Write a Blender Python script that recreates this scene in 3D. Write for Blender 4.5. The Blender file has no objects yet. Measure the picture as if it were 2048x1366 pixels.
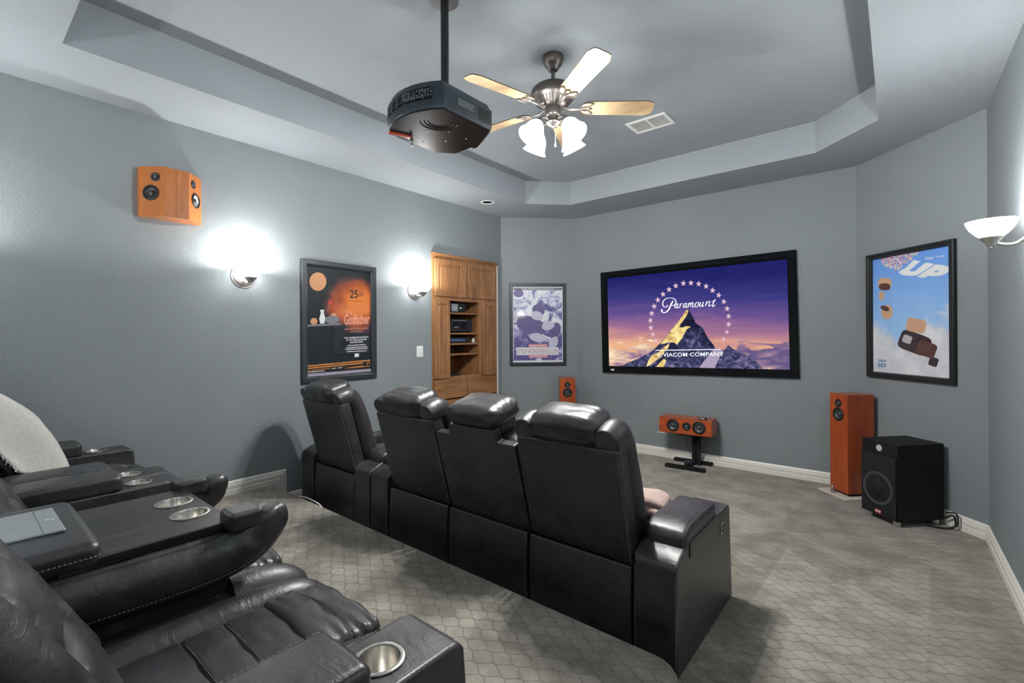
import bpy, bmesh, math, random
import numpy as np
from mathutils import Vector, Matrix, noise
random.seed(7)
S = bpy.context.scene
C = S.collection
PI = math.pi
V = Vector


def rot(ax, deg):
    return Matrix.Rotation(math.radians(deg), 4, ax)


def tr(x, y, z):
    return Matrix.Translation((x, y, z))


def frame(o, x, y, z):
    """matrix with the given axes as columns"""
    m = Matrix.Identity(4)
    for i, a in enumerate((x, y, z, o)):
        for k in range(3):
            m[k][i] = a[k]
    return m


class MB:
    """collects shapes into one mesh"""

    def __init__(s):
        s.bm = bmesh.new()
        s.mi = 0
        s.M = Matrix.Identity(4)

    def v(s, p):
        return s.bm.verts.new(s.M @ V(p))

    def f(s, vs):
        try:
            fc = s.bm.faces.new(vs)
            fc.material_index = s.mi
            return fc
        except ValueError:
            return None

    def box(s, x0, x1, y0, y1, z0, z1):
        vs = [s.v((x, y, z)) for z in (z0, z1) for y in (y0, y1) for x in (x0, x1)]
        for q in ((0, 2, 3, 1), (4, 5, 7, 6), (0, 1, 5, 4), (2, 6, 7, 3), (0, 4, 6, 2), (1, 3, 7, 5)):
            s.f([vs[i] for i in q])
        return s

    def prism(s, pts, ax, a, b):
        """polygon extruded along axis ax ('x','y','z') from a to b"""
        def mk(p, t):
            if ax == 'x':
                return (t, p[0], p[1])
            if ax == 'y':
                return (p[0], t, p[1])
            return (p[0], p[1], t)
        A = [s.v(mk(p, a)) for p in pts]
        B = [s.v(mk(p, b)) for p in pts]
        n = len(pts)
        s.f(A[::-1])
        s.f(B)
        for i in range(n):
            j = (i + 1) % n
            s.f([A[i], A[j], B[j], B[i]])
        return s

    def poly(s, pts):
        return s.f([s.v(p) for p in pts])

    def lathe(s, prof, n=32, closed=False):
        """profile (r, z) turned about local z"""
        rings = []
        for r, z in prof:
            if r < 1e-6:
                rings.append([s.v((0, 0, z))])
            else:
                rings.append([s.v((r * math.cos(2 * PI * i / n), r * math.sin(2 * PI * i / n), z)) for i in range(n)])
        pairs = list(zip(rings, rings[1:])) + ([(rings[-1], rings[0])] if closed else [])
        for a, b in pairs:
            for i in range(n):
                j = (i + 1) % n
                if len(a) == 1 and len(b) == 1:
                    continue
                if len(a) == 1:
                    s.f([a[0], b[j], b[i]])
                elif len(b) == 1:
                    s.f([a[i], a[j], b[0]])
                else:
                    s.f([a[i], a[j], b[j], b[i]])
        return s

    def cyl(s, r, z0, z1, n=32):
        return s.lathe([(0, z0), (r, z0), (r, z1), (0, z1)], n)

    def tube(s, pts, r, n=10, ell=None, caps=True, up=None):
        """round (or elliptical: ell=(a,b)) section swept along points"""
        pts = [V(p) for p in pts]
        m = len(pts)
        T = [((pts[min(i + 1, m - 1)] - pts[max(i - 1, 0)]).normalized()) for i in range(m)]
        u = V(up) if up else (V((0, 0, 1)) if abs(T[0].z) < .9 else V((1, 0, 0)))
        rings = []
        for i, p in enumerate(pts):
            u = (u - T[i] * u.dot(T[i])).normalized()
            w = T[i].cross(u)
            rr = r[i] if isinstance(r, (list, tuple)) else r
            a, b = (ell[0] * rr, ell[1] * rr) if ell else (rr, rr)
            rings.append([s.v(p + u * (a * math.cos(2 * PI * k / n)) + w * (b * math.sin(2 * PI * k / n))) for k in range(n)])
        for A, B in zip(rings, rings[1:]):
            for k in range(n):
                j = (k + 1) % n
                s.f([A[k], A[j], B[j], B[k]])
        if caps:
            s.f(rings[0][::-1])
            s.f(rings[-1])
        return s

    def rbox(s, h, r, puff=(0, 0, 0), n=8, m=3, fn=None, M=None):
        """box of half sizes h with edges of radius r, bulging faces; fn deforms, M places"""
        r = min(r, min(h) * .999)
        ax = []
        for hh in h:
            e = [(hh - r) + r * math.tan(PI / 4 * k / m) for k in range(m + 1)]
            inner = [(-1 + 2 * k / n) * (hh - r) for k in range(1, n)]
            ax.append([-q for q in e[::-1]] + inner + e)
        L = [len(a) - 1 for a in ax]
        cache = {}

        def vert(i, j, k):
            key = (i, j, k)
            if key in cache:
                return cache[key]
            q = [ax[0][i], ax[1][j], ax[2][k]]
            c = [max(-(h[t] - r), min(h[t] - r, q[t])) for t in range(3)]
            d = V([q[t] - c[t] for t in range(3)])
            p = V(c) + (d.normalized() * r if d.length > 1e-9 else d)
            u = [p[t] / h[t] for t in range(3)]
            w = [max(0, 1 - x * x) for x in u]
            p = V((p.x + puff[0] * u[0] * w[1] * w[2], p.y + puff[1] * u[1] * w[0] * w[2], p.z + puff[2] * u[2] * w[0] * w[1]))
            if fn:
                p = fn(p)
            if M is not None:
                p = M @ p
            vv = s.v(p)
            cache[key] = vv
            return vv
        for fix in range(3):
            a, b = [t for t in range(3) if t != fix]
            for side in (0, L[fix]):
                for i in range(L[a]):
                    for j in range(L[b]):
                        idx = []
                        for di, dj in ((0, 0), (1, 0), (1, 1), (0, 1)):
                            t = [0, 0, 0]
                            t[fix] = side
                            t[a] = i + di
                            t[b] = j + dj
                            idx.append(vert(*t))
                        s.f(idx)
        return s

    def grid(s, fn, nu, nv):
        g = [[s.v(fn(i / nu, j / nv)) for j in range(nv + 1)] for i in range(nu + 1)]
        for i in range(nu):
            for j in range(nv):
                s.f([g[i][j], g[i + 1][j], g[i + 1][j + 1], g[i][j + 1]])
        return s

    def stitch(s, pts, dash=.007, gap=.005, r=.0011):
        """a row of short thread dashes along a path"""
        pts = [V(p) for p in pts]
        seg = []
        pos = 0.0
        cum = [0]
        for a, b in zip(pts, pts[1:]):
            cum.append(cum[-1] + (b - a).length)

        def at(d):
            for i in range(len(pts) - 1):
                if d <= cum[i + 1]:
                    t = (d - cum[i]) / max(1e-9, cum[i + 1] - cum[i])
                    return pts[i].lerp(pts[i + 1], t)
            return pts[-1]
        while pos + dash < cum[-1]:
            s.tube([at(pos), at(pos + dash)], r, 5)
            pos += dash + gap
        return s

    def build(s, name, mats, parent=None, bevel=0, seg=2, smooth=40, solid=0, sub=0, recalc=True, keep=False):
        if recalc:
            bmesh.ops.recalc_face_normals(s.bm, faces=s.bm.faces[:])
        me = bpy.data.meshes.new(name)
        s.bm.to_mesh(me)
        s.bm.free()
        for m in (mats if isinstance(mats, (list, tuple)) else [mats]):
            me.materials.append(m)
        if smooth:
            for p in me.polygons:
                p.use_smooth = True
            if smooth < 180:
                me.set_sharp_from_angle(angle=math.radians(smooth))
        o = bpy.data.objects.new(name, me)
        C.objects.link(o)
        if parent:
            o.parent = parent
        if solid:
            md = o.modifiers.new('solid', 'SOLIDIFY')
            md.thickness = solid
            md.offset = 0
        if bevel:
            md = o.modifiers.new('bevel', 'BEVEL')
            md.width = bevel
            md.segments = seg
            md.limit_method = 'ANGLE'
            md.angle_limit = math.radians(35)
            md.harden_normals = True
        if sub:
            md = o.modifiers.new('sub', 'SUBSURF')
            md.levels = md.render_levels = sub
        return o


def cut(o, cmb):
    """boolean-cut shape cmb out of o's base mesh (before its other modifiers)"""
    c = cmb.build('cutter', [], smooth=0)
    c.parent = o.parent
    c.matrix_basis = o.matrix_basis.copy()
    mods = [(m, m.show_viewport) for m in o.modifiers]
    for m, _ in mods:
        m.show_viewport = False
    b = o.modifiers.new('cut', 'BOOLEAN')
    b.object = c
    b.operation = 'DIFFERENCE'
    b.solver = 'EXACT'
    bpy.context.view_layer.update()
    dg = bpy.context.evaluated_depsgraph_get()
    me = bpy.data.meshes.new_from_object(o.evaluated_get(dg))
    o.modifiers.remove(b)
    old = o.data
    nm = old.name
    o.data = me
    bpy.data.meshes.remove(old)
    me.name = nm
    for m, sv in mods:
        m.show_viewport = sv
    cm = c.data
    bpy.data.objects.remove(c)
    bpy.data.meshes.remove(cm)
    for p in me.polygons:
        p.use_smooth = True
    me.set_sharp_from_angle(angle=math.radians(40))


def tag(o, label=None, cat=None, group=None, kind=None):
    for k, x in (('label', label), ('category', cat), ('group', group), ('kind', kind)):
        if x:
            o[k] = x
    return o


def thing(name, label, cat, loc=(0, 0, 0), rz=0, group=None):
    o = bpy.data.objects.new(name, None)
    o.empty_display_size = .1
    C.objects.link(o)
    o.location = loc
    o.rotation_euler = (0, 0, math.radians(rz))
    return tag(o, label, cat, group)


def struct(o):
    o['kind'] = 'structure'
    return o


def dup(root, loc, rz=0, label=None):
    def cp(o, par):
        c = o.copy()
        C.objects.link(c)
        if par:
            c.parent = par
        for ch in list(o.children):
            cp(ch, c)
        return c
    r = cp(root, None)
    r.location = loc
    r.rotation_euler = (0, 0, math.radians(rz))
    if label:
        r['label'] = label
    return r


def spline(pts, n=8):
    """Catmull-Rom through points"""
    P = [V(p) for p in pts]
    P = [P[0] * 2 - P[1]] + P + [P[-1] * 2 - P[-2]]
    out = []
    for i in range(1, len(P) - 2):
        a, b, c, d = P[i - 1:i + 3]
        for k in range(n):
            t = k / n
            out.append(.5 * ((2 * b) + (c - a) * t + (2 * a - 5 * b + 4 * c - d) * t * t + (3 * b - a - 3 * c + d) * t ** 3))
    out.append(P[-2])
    return out


def seam(parent, rows, dash=.007, gap=.005, r=.0009, mat=None):
    for row in rows:
        b = MB()
        b.stitch(row, dash, gap, r)
        b.build('stitching', mat or M_THREAD, parent)


def plight(name, loc, power, r=.03, col=(1, .985, .965), parent=None):
    l = bpy.data.lights.new(name, 'POINT')
    l.energy = power
    l.shadow_soft_size = r
    l.color = col
    o = bpy.data.objects.new(name, l)
    C.objects.link(o)
    o.location = loc
    if parent:
        o.parent = parent
    return o


# ---------------------------------------------------------------- materials
class NT:
    def __init__(s, name):
        s.m = bpy.data.materials.new(name)
        s.m.use_nodes = True
        s.t = s.m.node_tree
        s.p = s.t.nodes['Principled BSDF']
        s.out = s.t.nodes['Material Output']
        s.tc = s.t.nodes.new('ShaderNodeTexCoord')

    def n(s, typ, **kw):
        nd = s.t.nodes.new('ShaderNode' + typ)
        for k, x in kw.items():
            setattr(nd, k, x)
        return nd

    def l(s, a, b):
        s.t.links.new(a, b)

    def val(s, sock, x):
        if isinstance(x, (int, float)):
            sock.default_value = x
        elif isinstance(x, (tuple, list)):
            sock.default_value = tuple(x) + ((1,) if len(x) == 3 and sock.type == 'RGBA' else ())
        else:
            s.l(x, sock)

    def math(s, op, a, b=0.0, c=None, clamp=False):
        nd = s.n('Math', operation=op, use_clamp=clamp)
        s.val(nd.inputs[0], a)
        s.val(nd.inputs[1], b)
        if c is not None:
            s.val(nd.inputs[2], c)
        return nd.outputs[0]

    def coords(s, scale=(1, 1, 1), which='Object', rot=(0, 0, 0)):
        mp = s.n('Mapping')
        mp.inputs['Scale'].default_value = scale
        mp.inputs['Rotation'].default_value = rot
        s.l(s.tc.outputs[which], mp.inputs[0])
        return mp.outputs[0]

    def noise(s, co, scale, detail=4, rough=.55, dist=0, out='Fac'):
        nd = s.n('TexNoise')
        s.l(co, nd.inputs['Vector'])
        nd.inputs['Scale'].default_value = scale
        nd.inputs['Detail'].default_value = detail
        nd.inputs['Roughness'].default_value = rough
        nd.inputs['Distortion'].default_value = dist
        return nd.outputs[out]

    def ramp(s, fac, stops):
        nd = s.n('ValToRGB')
        s.val(nd.inputs[0], fac)
        cr = nd.color_ramp
        while len(cr.elements) < len(stops):
            cr.elements.new(.5)
        for e, (p, c) in zip(cr.elements, stops):
            e.position = p
            e.color = tuple(c) + (1,) if len(c) == 3 else c
        return nd.outputs[0]

    def mix(s, f, a, b, mode='MIX'):
        nd = s.n('Mix', data_type='RGBA', blend_type=mode)
        s.val(nd.inputs['Factor'], f)
        s.val(nd.inputs[6], a)
        s.val(nd.inputs[7], b)
        return nd.outputs[2]

    def bump(s, h, strength, dist, prev=None):
        nd = s.n('Bump')
        nd.inputs['Strength'].default_value = strength
        nd.inputs['Distance'].default_value = dist
        s.val(nd.inputs['Height'], h)
        if prev:
            s.l(prev, nd.inputs['Normal'])
        s.l(nd.outputs[0], s.p.inputs['Normal'])
        return nd.outputs[0]

    def base(s, c):
        s.val(s.p.inputs['Base Color'], c)

    def set(s, rough=None, metal=None, spec=None, coat=None, emis=None, est=None, sheen=None):
        for k, x in (('Roughness', rough), ('Metallic', metal), ('Specular IOR Level', spec), ('Coat Weight', coat),
                     ('Emission Color', emis), ('Emission Strength', est), ('Sheen Weight', sheen)):
            if x is not None:
                s.val(s.p.inputs[k], x)
        return s


def flat(name, col, rough=.5, metal=0, spec=.5, var=.06, scale=40, coat=0, bump=0):
    t = NT(name)
    co = t.coords()
    nz = t.noise(co, scale, 3)
    d = tuple(c * (1 - var) for c in col)
    e = tuple(min(1, c * (1 + var)) for c in col)
    t.base(t.ramp(nz, [(.3, d), (.7, e)]))
    t.set(rough=rough, metal=metal, spec=spec, coat=coat)
    if bump:
        t.bump(nz, .3, bump)
    return t.m


def wood(name, dark, light, axis='z', freq=14, rough=.38, coat=.15, fig=0):
    t = NT(name)
    sc = {'x': (1, freq, freq), 'y': (freq, 1, freq), 'z': (freq, freq, 1)}[axis]
    co = t.coords(sc)
    a = t.noise(co, 1.6, 6, .6, .6)
    sc2 = tuple(q * 7 for q in sc)
    b = t.noise(t.coords(sc2), 1.5, 3, .5)
    f = t.math('ADD', t.math('MULTIPLY', a, .75), t.math('MULTIPLY', b, .25))
    col = t.ramp(f, [(.36, dark), (.64, light)])
    if fig:
        w = t.noise(t.coords((6, 6, 40)), 1.0, 2, .5, .5)
        col = t.mix(t.math('MULTIPLY', w, fig), col, tuple(c * .62 for c in light))
    t.base(col)
    t.set(rough=rough, coat=coat)
    t.p.inputs['Coat Roughness'].default_value = .25
    t.bump(f, .12, .001)
    return t.m


def paint(name, col, sc=95, dist=.0019, strength=.42, rough=.62):
    t = NT(name)
    co = t.coords()
    big = t.noise(co, .9, 2)
    t.base(t.ramp(big, [(.3, tuple(c * .96 for c in col)), (.7, tuple(c * 1.04 for c in col))]))
    h = t.noise(co, sc, 3, .5, .4)
    hh = t.ramp(h, [(.38, (0, 0, 0)), (.62, (1, 1, 1))])
    t.bump(hh, strength, dist)
    t.set(rough=rough, spec=.35)
    return t.m


def leather(name, c0, c1, rough=.42):
    t = NT(name)
    co = t.coords()
    a = t.noise(co, 5.5, 6, .62, .8)
    b = t.noise(co, 34, 4, .6, .4)
    f = t.math('ADD', t.math('MULTIPLY', a, .7), t.math('MULTIPLY', b, .3))
    t.base(t.ramp(f, [(.34, c0), (.5, tuple((x + y) / 2.2 for x, y in zip(c0, c1))), (.68, c1)]))
    t.set(rough=t.math('ADD', t.math('MULTIPLY', a, .22), rough - .11), spec=.55)
    wr = t.noise(t.coords((7, 15, 13)), 2.0, 4, .55, .7)
    t.set(coat=.28)
    t.p.inputs['Coat Roughness'].default_value = .34
    n1 = t.bump(wr, .30, .010)
    vo = t.n('TexVoronoi')
    vo.inputs['Scale'].default_value = 330
    t.l(co, vo.inputs['Vector'])
    t.bump(vo.outputs['Distance'], .18, .0012, n1)
    return t.m


def carpet(name):
    t = NT(name)
    sep = t.n('SeparateXYZ')
    t.l(t.tc.outputs['Object'], sep.inputs[0])
    wob = t.noise(t.coords(), 14, 2)
    k = 2 * PI
    a = t.math('MULTIPLY', t.math('ADD', sep.outputs[0], t.math('MULTIPLY', wob, .016)), k / .132)
    b = t.math('MULTIPLY', t.math('ADD', sep.outputs[1], t.math('MULTIPLY', wob, .016)), k / .077)
    a2 = t.math('ADD', a, t.math('MULTIPLY', t.math('SINE', t.math('MULTIPLY', a, 2)), -.36))
    s1 = t.math('COSINE', t.math('MULTIPLY', t.math('ADD', a2, b), .5))
    s2 = t.math('COSINE', t.math('MULTIPLY', t.math('SUBTRACT', a2, b), .5))
    f = t.math('MINIMUM', t.math('ABSOLUTE', s1), t.math('ABSOLUTE', s2))
    mr = t.n('MapRange', interpolation_type='SMOOTHSTEP')
    t.l(f, mr.inputs[0])
    mr.inputs[1].default_value = .03
    mr.inputs[2].default_value = .24
    mask = mr.outputs[0]
    fib = t.noise(t.coords(), 260, 3, .7)
    big = t.noise(t.coords((1.5, 1.9, 1)), 2.6, 6, .68, .35)
    vo = t.n('TexVoronoi')
    vo.inputs['Scale'].default_value = 1.0
    vo.inputs['Randomness'].default_value = .9
    t.l(t.coords((1.9, .75, .01), rot=(0, 0, .12)), vo.inputs['Vector'])
    sw = t.n('SeparateColor')
    t.l(vo.outputs['Color'], sw.inputs[0])
    tone = t.math('ADD', t.math('ADD', t.math('MULTIPLY', fib, .24), t.math('MULTIPLY', big, .66)), t.math('MULTIPLY', sw.outputs[0], .10))
    col = t.ramp(tone, [(.38, (.165, .149, .122)), (.49, (.258, .235, .196)), (.59, (.365, .335, .284))])
    lin = t.mix(t.math('MULTIPLY', t.math('SUBTRACT', 1, mask), .46), col, (.125, .112, .090))
    t.base(lin)
    t.set(rough=.95, spec=.1, sheen=.25)
    n1 = t.bump(mask, .6, .006)
    t.bump(fib, .8, .004, n1)
    return t.m


M_WALL = paint('grey_blue_wall_paint', (.222, .251, .266))
M_CEIL = paint('grey_blue_ceiling_paint', (.325, .362, .388), dist=.0015, strength=.35)
M_TRIM = flat('white_trim_paint', (.74, .72, .66), .4, var=.03)
M_CARPET = carpet('patterned_taupe_carpet')
M_LEATHER = leather('charcoal_leather', (.0105, .0105, .0125), (.042, .042, .046), .43)
M_LEATHER2 = leather('soft_grey_leather', (.026, .027, .029), (.085, .087, .09), .46)
M_SUEDE = flat('dark_upholstery', (.012, .012, .013), .8, var=.3, scale=12)
M_THREAD = flat('pale_thread', (.27, .26, .24), .7)
M_STEEL = NT('brushed_steel')
_c = M_STEEL.coords((60, 60, 2))
_n = M_STEEL.noise(_c, 1.5, 3)
M_STEEL.base(M_STEEL.ramp(_n, [(.3, (.50, .47, .42)), (.7, (.72, .70, .66))]))
M_STEEL.set(rough=.26, metal=1)
M_STEEL = M_STEEL.m
M_CHROME = flat('chrome', (.75, .75, .75), .12, 1, var=.02)
M_NICKEL = flat('satin_nickel', (.62, .61, .58), .35, .9, var=.03)
M_TABLE = wood('black_wood_grain', (.006, .006, .006), (.045, .041, .039), 'y', 26, .34, .1)
M_MAPLE = wood('stained_maple', (.20, .088, .033), (.40, .205, .090), 'z', 9, .36, .25)
M_MAPLEH = wood('stained_maple_cross', (.175, .076, .028), (.36, .178, .076), 'y', 9, .36, .25)
M_CHERRY = wood('cherry_veneer', (.27, .042, .009), (.44, .085, .017), 'z', 10, .32, .3)
M_CHERRYH = wood('cherry_veneer_cross', (.29, .046, .010), (.46, .090, .018), 'x', 10, .32, .3)
M_AMBER = wood('figured_cherry_veneer', (.33, .090, .014), (.50, .165, .030), 'z', 9, .34, .3, fig=.5)
M_BLADE = wood('pale_maple_blade', (.46, .31, .16), (.62, .46, .28), 'x', 16, .42, .1)
M_WALNUT = flat('dark_walnut_edge', (.05, .028, .016), .5)
M_BLACK = flat('black_plastic', (.012, .013, .015), .35, var=.1)
M_BLACKM = flat('matte_black', (.0045, .0045, .005), .62, var=.2, spec=.3)
M_FRAMEG = flat('slate_frame_lacquer', (.022, .029, .034), .38, var=.1)
M_FRAMEB = flat('black_frame_lacquer', (.009, .010, .011), .42, var=.1)
M_VELVET = flat('black_velvet', (.005, .006, .007), .95, spec=.1)
M_CONE = flat('speaker_cone', (.045, .048, .052), .42, var=.1)
M_RUB = flat('rubber_surround', (.010, .010, .011), .5)
M_CONEL = flat('silver_cone', (.52, .54, .57), .35, .3)
M_GRILLE = flat('speaker_grille', (.009, .0095, .0105), .8, var=.25, scale=500, spec=.3)
M_BRONZE = flat('pewter_fan_metal', (.15, .135, .125), .38, .75, var=.08)
M_GLOSS = flat('gloss_navy_black', (.006, .009, .013), .24, var=.1, spec=.22)
M_SLATE = flat('slate_plastic', (.018, .031, .043), .36, var=.05)
M_WHITE = flat('white_plastic', (.78, .78, .76), .4, var=.02)
M_SILVERP = flat('silver_plastic', (.36, .40, .42), .35, .35, var=.03)
M_TILE = flat('beige_tile', (.62, .57, .50), .5, var=.06)


def cloth(name, col, sc=240):
    t = NT(name)
    co = t.coords()
    w1 = t.n('TexWave', wave_type='BANDS', bands_direction='X')
    w1.inputs['Scale'].default_value = sc
    w1.inputs['Distortion'].default_value = 1.5
    w2 = t.n('TexWave', wave_type='BANDS', bands_direction='Z')
    w2.inputs['Scale'].default_value = sc * .8
    w2.inputs['Distortion'].default_value = 1.5
    t.l(co, w1.inputs[0])
    t.l(co, w2.inputs[0])
    h = t.math('ADD', w1.outputs['Fac'], w2.outputs['Fac'])
    nz = t.noise(co, 60, 3)
    t.base(t.ramp(nz, [(.3, tuple(c * .86 for c in col)), (.7, col)]))
    t.bump(t.math('ADD', h, nz), .5, .004)
    t.set(rough=.95, spec=.1, sheen=.3)
    return t.m


M_THROW = cloth('cream_woven_cotton', (.82, .80, .74), 150)
M_PINK = cloth('pale_pink_fleece', (.66, .49, .43), 160)


def glow(name, col, e):
    t = NT(name)
    t.base((.85, .85, .83))
    t.set(rough=.3, emis=col, est=e)
    return t.m


M_SHADE = glow('lit_frosted_glass', (1, .985, .965), 7.5)
M_FANGLASS = glow('lit_fan_glass', (1, .985, .96), 7)


def clear_glass(name):
    t = NT(name)
    tr_ = t.n('BsdfTransparent')
    gl = t.n('BsdfGlossy')
    gl.inputs['Roughness'].default_value = .03
    fr = t.n('Fresnel')
    fr.inputs[0].default_value = 1.45
    mx = t.n('MixShader')
    ge = t.n('NewGeometry')
    t.l(t.math('MULTIPLY', fr.outputs[0], t.math('SUBTRACT', 1, ge.outputs['Backfacing'])), mx.inputs[0])
    t.l(tr_.outputs[0], mx.inputs[1])
    t.l(gl.outputs[0], mx.inputs[2])
    t.l(mx.outputs[0], t.out.inputs['Surface'])
    return t.m


M_GLASS = clear_glass('picture_glass')
# ---------------------------------------------------------------- the room
ZS, ZT = 3.05, 3.327
XL = -4.1106
PA, PB, PC, PE = (XL, 4.770), (-3.380, 5.500), (-.300, 5.500), (.491, 4.686)
PF, PG = (.548, -1.30), (XL, -1.30)


def outward_wall(name, p, q, t=.1, z1=ZS + .35):
    """wall slab between two plan points, room on its right-hand side reversed: thickness goes outwards"""
    d = V((q[0] - p[0], q[1] - p[1], 0)).normalized()
    n = V((-d.y, d.x, 0))
    b = MB()
    pts = [(p[0], p[1]), (q[0], q[1]), (q[0] + n.x * t, q[1] + n.y * t), (p[0] + n.x * t, p[1] + n.y * t)]
    b.prism(pts, 'z', -.02, z1)
    return struct(b.build(name, M_WALL, smooth=0))


outward_wall('wall_front_left', PA, PB)
outward_wall('wall_front', PB, PC)
outward_wall('wall_front_right', PC, PE)
outward_wall('wall_right', PE, PF)
outward_wall('wall_back', PF, PG)
# left wall with the opening the cabinet is built into
OY0, OY1, OZ = 3.556, 4.664, 2.40
b = MB()
for y0, y1, z0, z1 in ((PG[1] - .1, OY0, -.02, ZS + .35), (OY1, PA[1] + .04, -.02, ZS + .35), (OY0, OY1, OZ, ZS + .35)):
    b.box(XL - .1, XL, y0, y1, z0, z1)
struct(b.build('wall_left', M_WALL, smooth=0))

# floor and the raised platform
b = MB()
b.prism([(PA[0] - .1, PA[1]), (PB[0], PB[1] + .1), (PC[0], PC[1] + .1), (PE[0] + .1, PE[1]), (PF[0] + .1, PF[1] - .1), (PG[0] - .1, PG[1] - .1)], 'z', -.12, 0)
struct(b.build('floor', M_CARPET, smooth=0))
PZ = .2112
b = MB()
cr = [(-.745 + .13 * math.cos(a), 1.659 + .13 * math.sin(a)) for a in [math.radians(q) for q in range(0, 91, 10)]]
b.prism([(XL, -1.30), (-.615, -1.30)] + cr + [(XL, 1.789)], 'z', 0, PZ)
struct(b.build('floor', M_CARPET, bevel=.022, seg=4))

# ceiling: soffit with the tray opening and the downlight hole, fascia, tray top
TRAY = [(-3.458, .416), (-3.458, 4.478), (-3.071, 4.865), (-.550, 4.865), (-.104, 4.419), (-.104, .416)]
CAN = (-3.762, 4.127)
bm = bmesh.new()


def loop(pts, z):
    vs = [bm.verts.new((x, y, z)) for x, y in pts]
    return vs, [bm.edges.new((vs[i], vs[(i + 1) % len(vs)])) for i in range(len(vs))]


ov, oe = loop([PA, PB, PC, PE, PF, PG], ZS)
tv, te = loop(TRAY, ZS)
cv, ce = loop([(CAN[0] + .066 * math.cos(2 * PI * i / 32), CAN[1] + .066 * math.sin(2 * PI * i / 32)) for i in range(32)], ZS)
bmesh.ops.triangle_fill(bm, use_beauty=True, use_dissolve=False, edges=oe + te + ce)
tv2 = [bm.verts.new((x, y, ZT)) for x, y in TRAY]
for i in range(6):
    j = (i + 1) % 6
    bm.faces.new((tv[i], tv[j], tv2[j], tv2[i]))
bm.faces.new(tv2)
bmesh.ops.recalc_face_normals(bm, faces=bm.faces[:])
me = bpy.data.meshes.new('ceiling')
bm.to_mesh(me)
bm.free()
me.materials.append(M_CEIL)
o = bpy.data.objects.new('ceiling', me)
C.objects.link(o)
struct(o)
# roof slab above so no light leaks in
b = MB()
b.box(XL - .1, .75, -1.4, 5.7, ZS + .33, ZS + .43)
struct(b.build('ceiling', M_CEIL, smooth=0))

# baseboards: a moulded profile swept along the walls with mitred corners
BPROF = [(0, 0), (.020, 0), (.020, .040), (.016, .044), (.016, .052), (.018, .056), (.017, .078), (.012, .084), (.012, .094), (.008, .101), (.004, .108), (0, .109)]


def sweep(name, path, z0=0, prof=BPROF, ends=True):
    n = len(path)
    P = [V((p[0], p[1], 0)) for p in path]
    D = [(P[i + 1] - P[i]).normalized() for i in range(n - 1)]
    N = [V((d.y, -d.x, 0)) for d in D]
    rings = []
    bb = MB()
    for i in range(n):
        a = N[max(0, i - 1)]
        c = N[min(n - 2, i)]
        m = (a + c).normalized()
        m = m / max(.2, m.dot(a))
        rings.append([bb.v(P[i] + m * d + V((0, 0, z0 + z))) for d, z in prof])
    k = len(prof)
    for A, B in zip(rings, rings[1:]):
        for i in range(k):
            j = (i + 1) % k
            bb.f([A[i], A[j], B[j], B[i]])
    bb.f(rings[0][::-1])
    bb.f(rings[-1])
    return struct(bb.build(name, M_TRIM, smooth=25))


sweep('baseboard_front', [(PA[0], OY1 + .03), PA, PB, PC, PE, PF])
sweep('baseboard_left', [(XL, 1.80), (XL, OY0 - .02)])
# on the platform, with a mitred upright return at its front end
sweep('baseboard_left', [(XL, -1.28), (XL, 1.789)], PZ)
b = MB()
prev = None
for d, w in BPROF:
    ring = [b.v((XL + d, 1.898 - (.109 - w), z)) for z in (.11, PZ + .109 - (.109 - w))]
    if prev:
        b.f([prev[0], ring[0], ring[1], prev[1]])
    prev = ring
b.box(XL, XL + .004, 1.789, 1.898, .11, PZ + .109)
# the run above the return
prev = None
for d, w in BPROF:
    ring = [b.v((XL + d, y, PZ + w)) for y in (1.785, 1.898 - (.109 - w))]
    if prev:
        b.f([prev[0], ring[0], ring[1], prev[1]])
    prev = ring
struct(b.build('trim_1', M_TRIM, smooth=25))
# ---------------------------------------------------------------- reclining seats
# local frame of a seat: x across, y forward from the rear of the arms, z up from its floor
def back_frame(cx, lean=0):
    return frame((cx, .045, .41), (1, 0, 0), (0, .965, .263), (0, -.263, .965)) @ rot('X', lean)


def wrinkle(amp, fx=9, seed=0, ends=0, hx=.2):
    def fn(p):
        q = V((p.x * fx + seed, p.y * fx * 1.7, p.z * fx * 1.7))
        d = noise.noise(q) * amp
        k = 1 + d / max(.04, p.length)
        r = V((p.x * (1 + d * 2), p.y * k, p.z * k))
        if ends:
            e = max(0, abs(p.x) / hx - .45) / .55
            a = math.atan2(p.z, p.y)
            r.y *= 1 + ends * e * math.sin(a * 13 + seed)
            r.z *= 1 + ends * e * math.sin(a * 13 + seed)
            r.y *= 1 - .10 * e * e
            r.z *= 1 - .10 * e * e
        return r
    return fn


def cup(parent, x, y, z, R=.057, depth=.075):
    b = MB()
    b.M = tr(x, y, z)
    b.lathe([(R, -.001), (R, .0025), (R - .003, .004), (R - .010, .003), (R - .012, -.001), (R - .013, -depth + .008), (R - .02, -depth), (0, -depth)], 40)
    return b.build('cup_holder', M_STEEL, parent, smooth=50)


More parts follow.
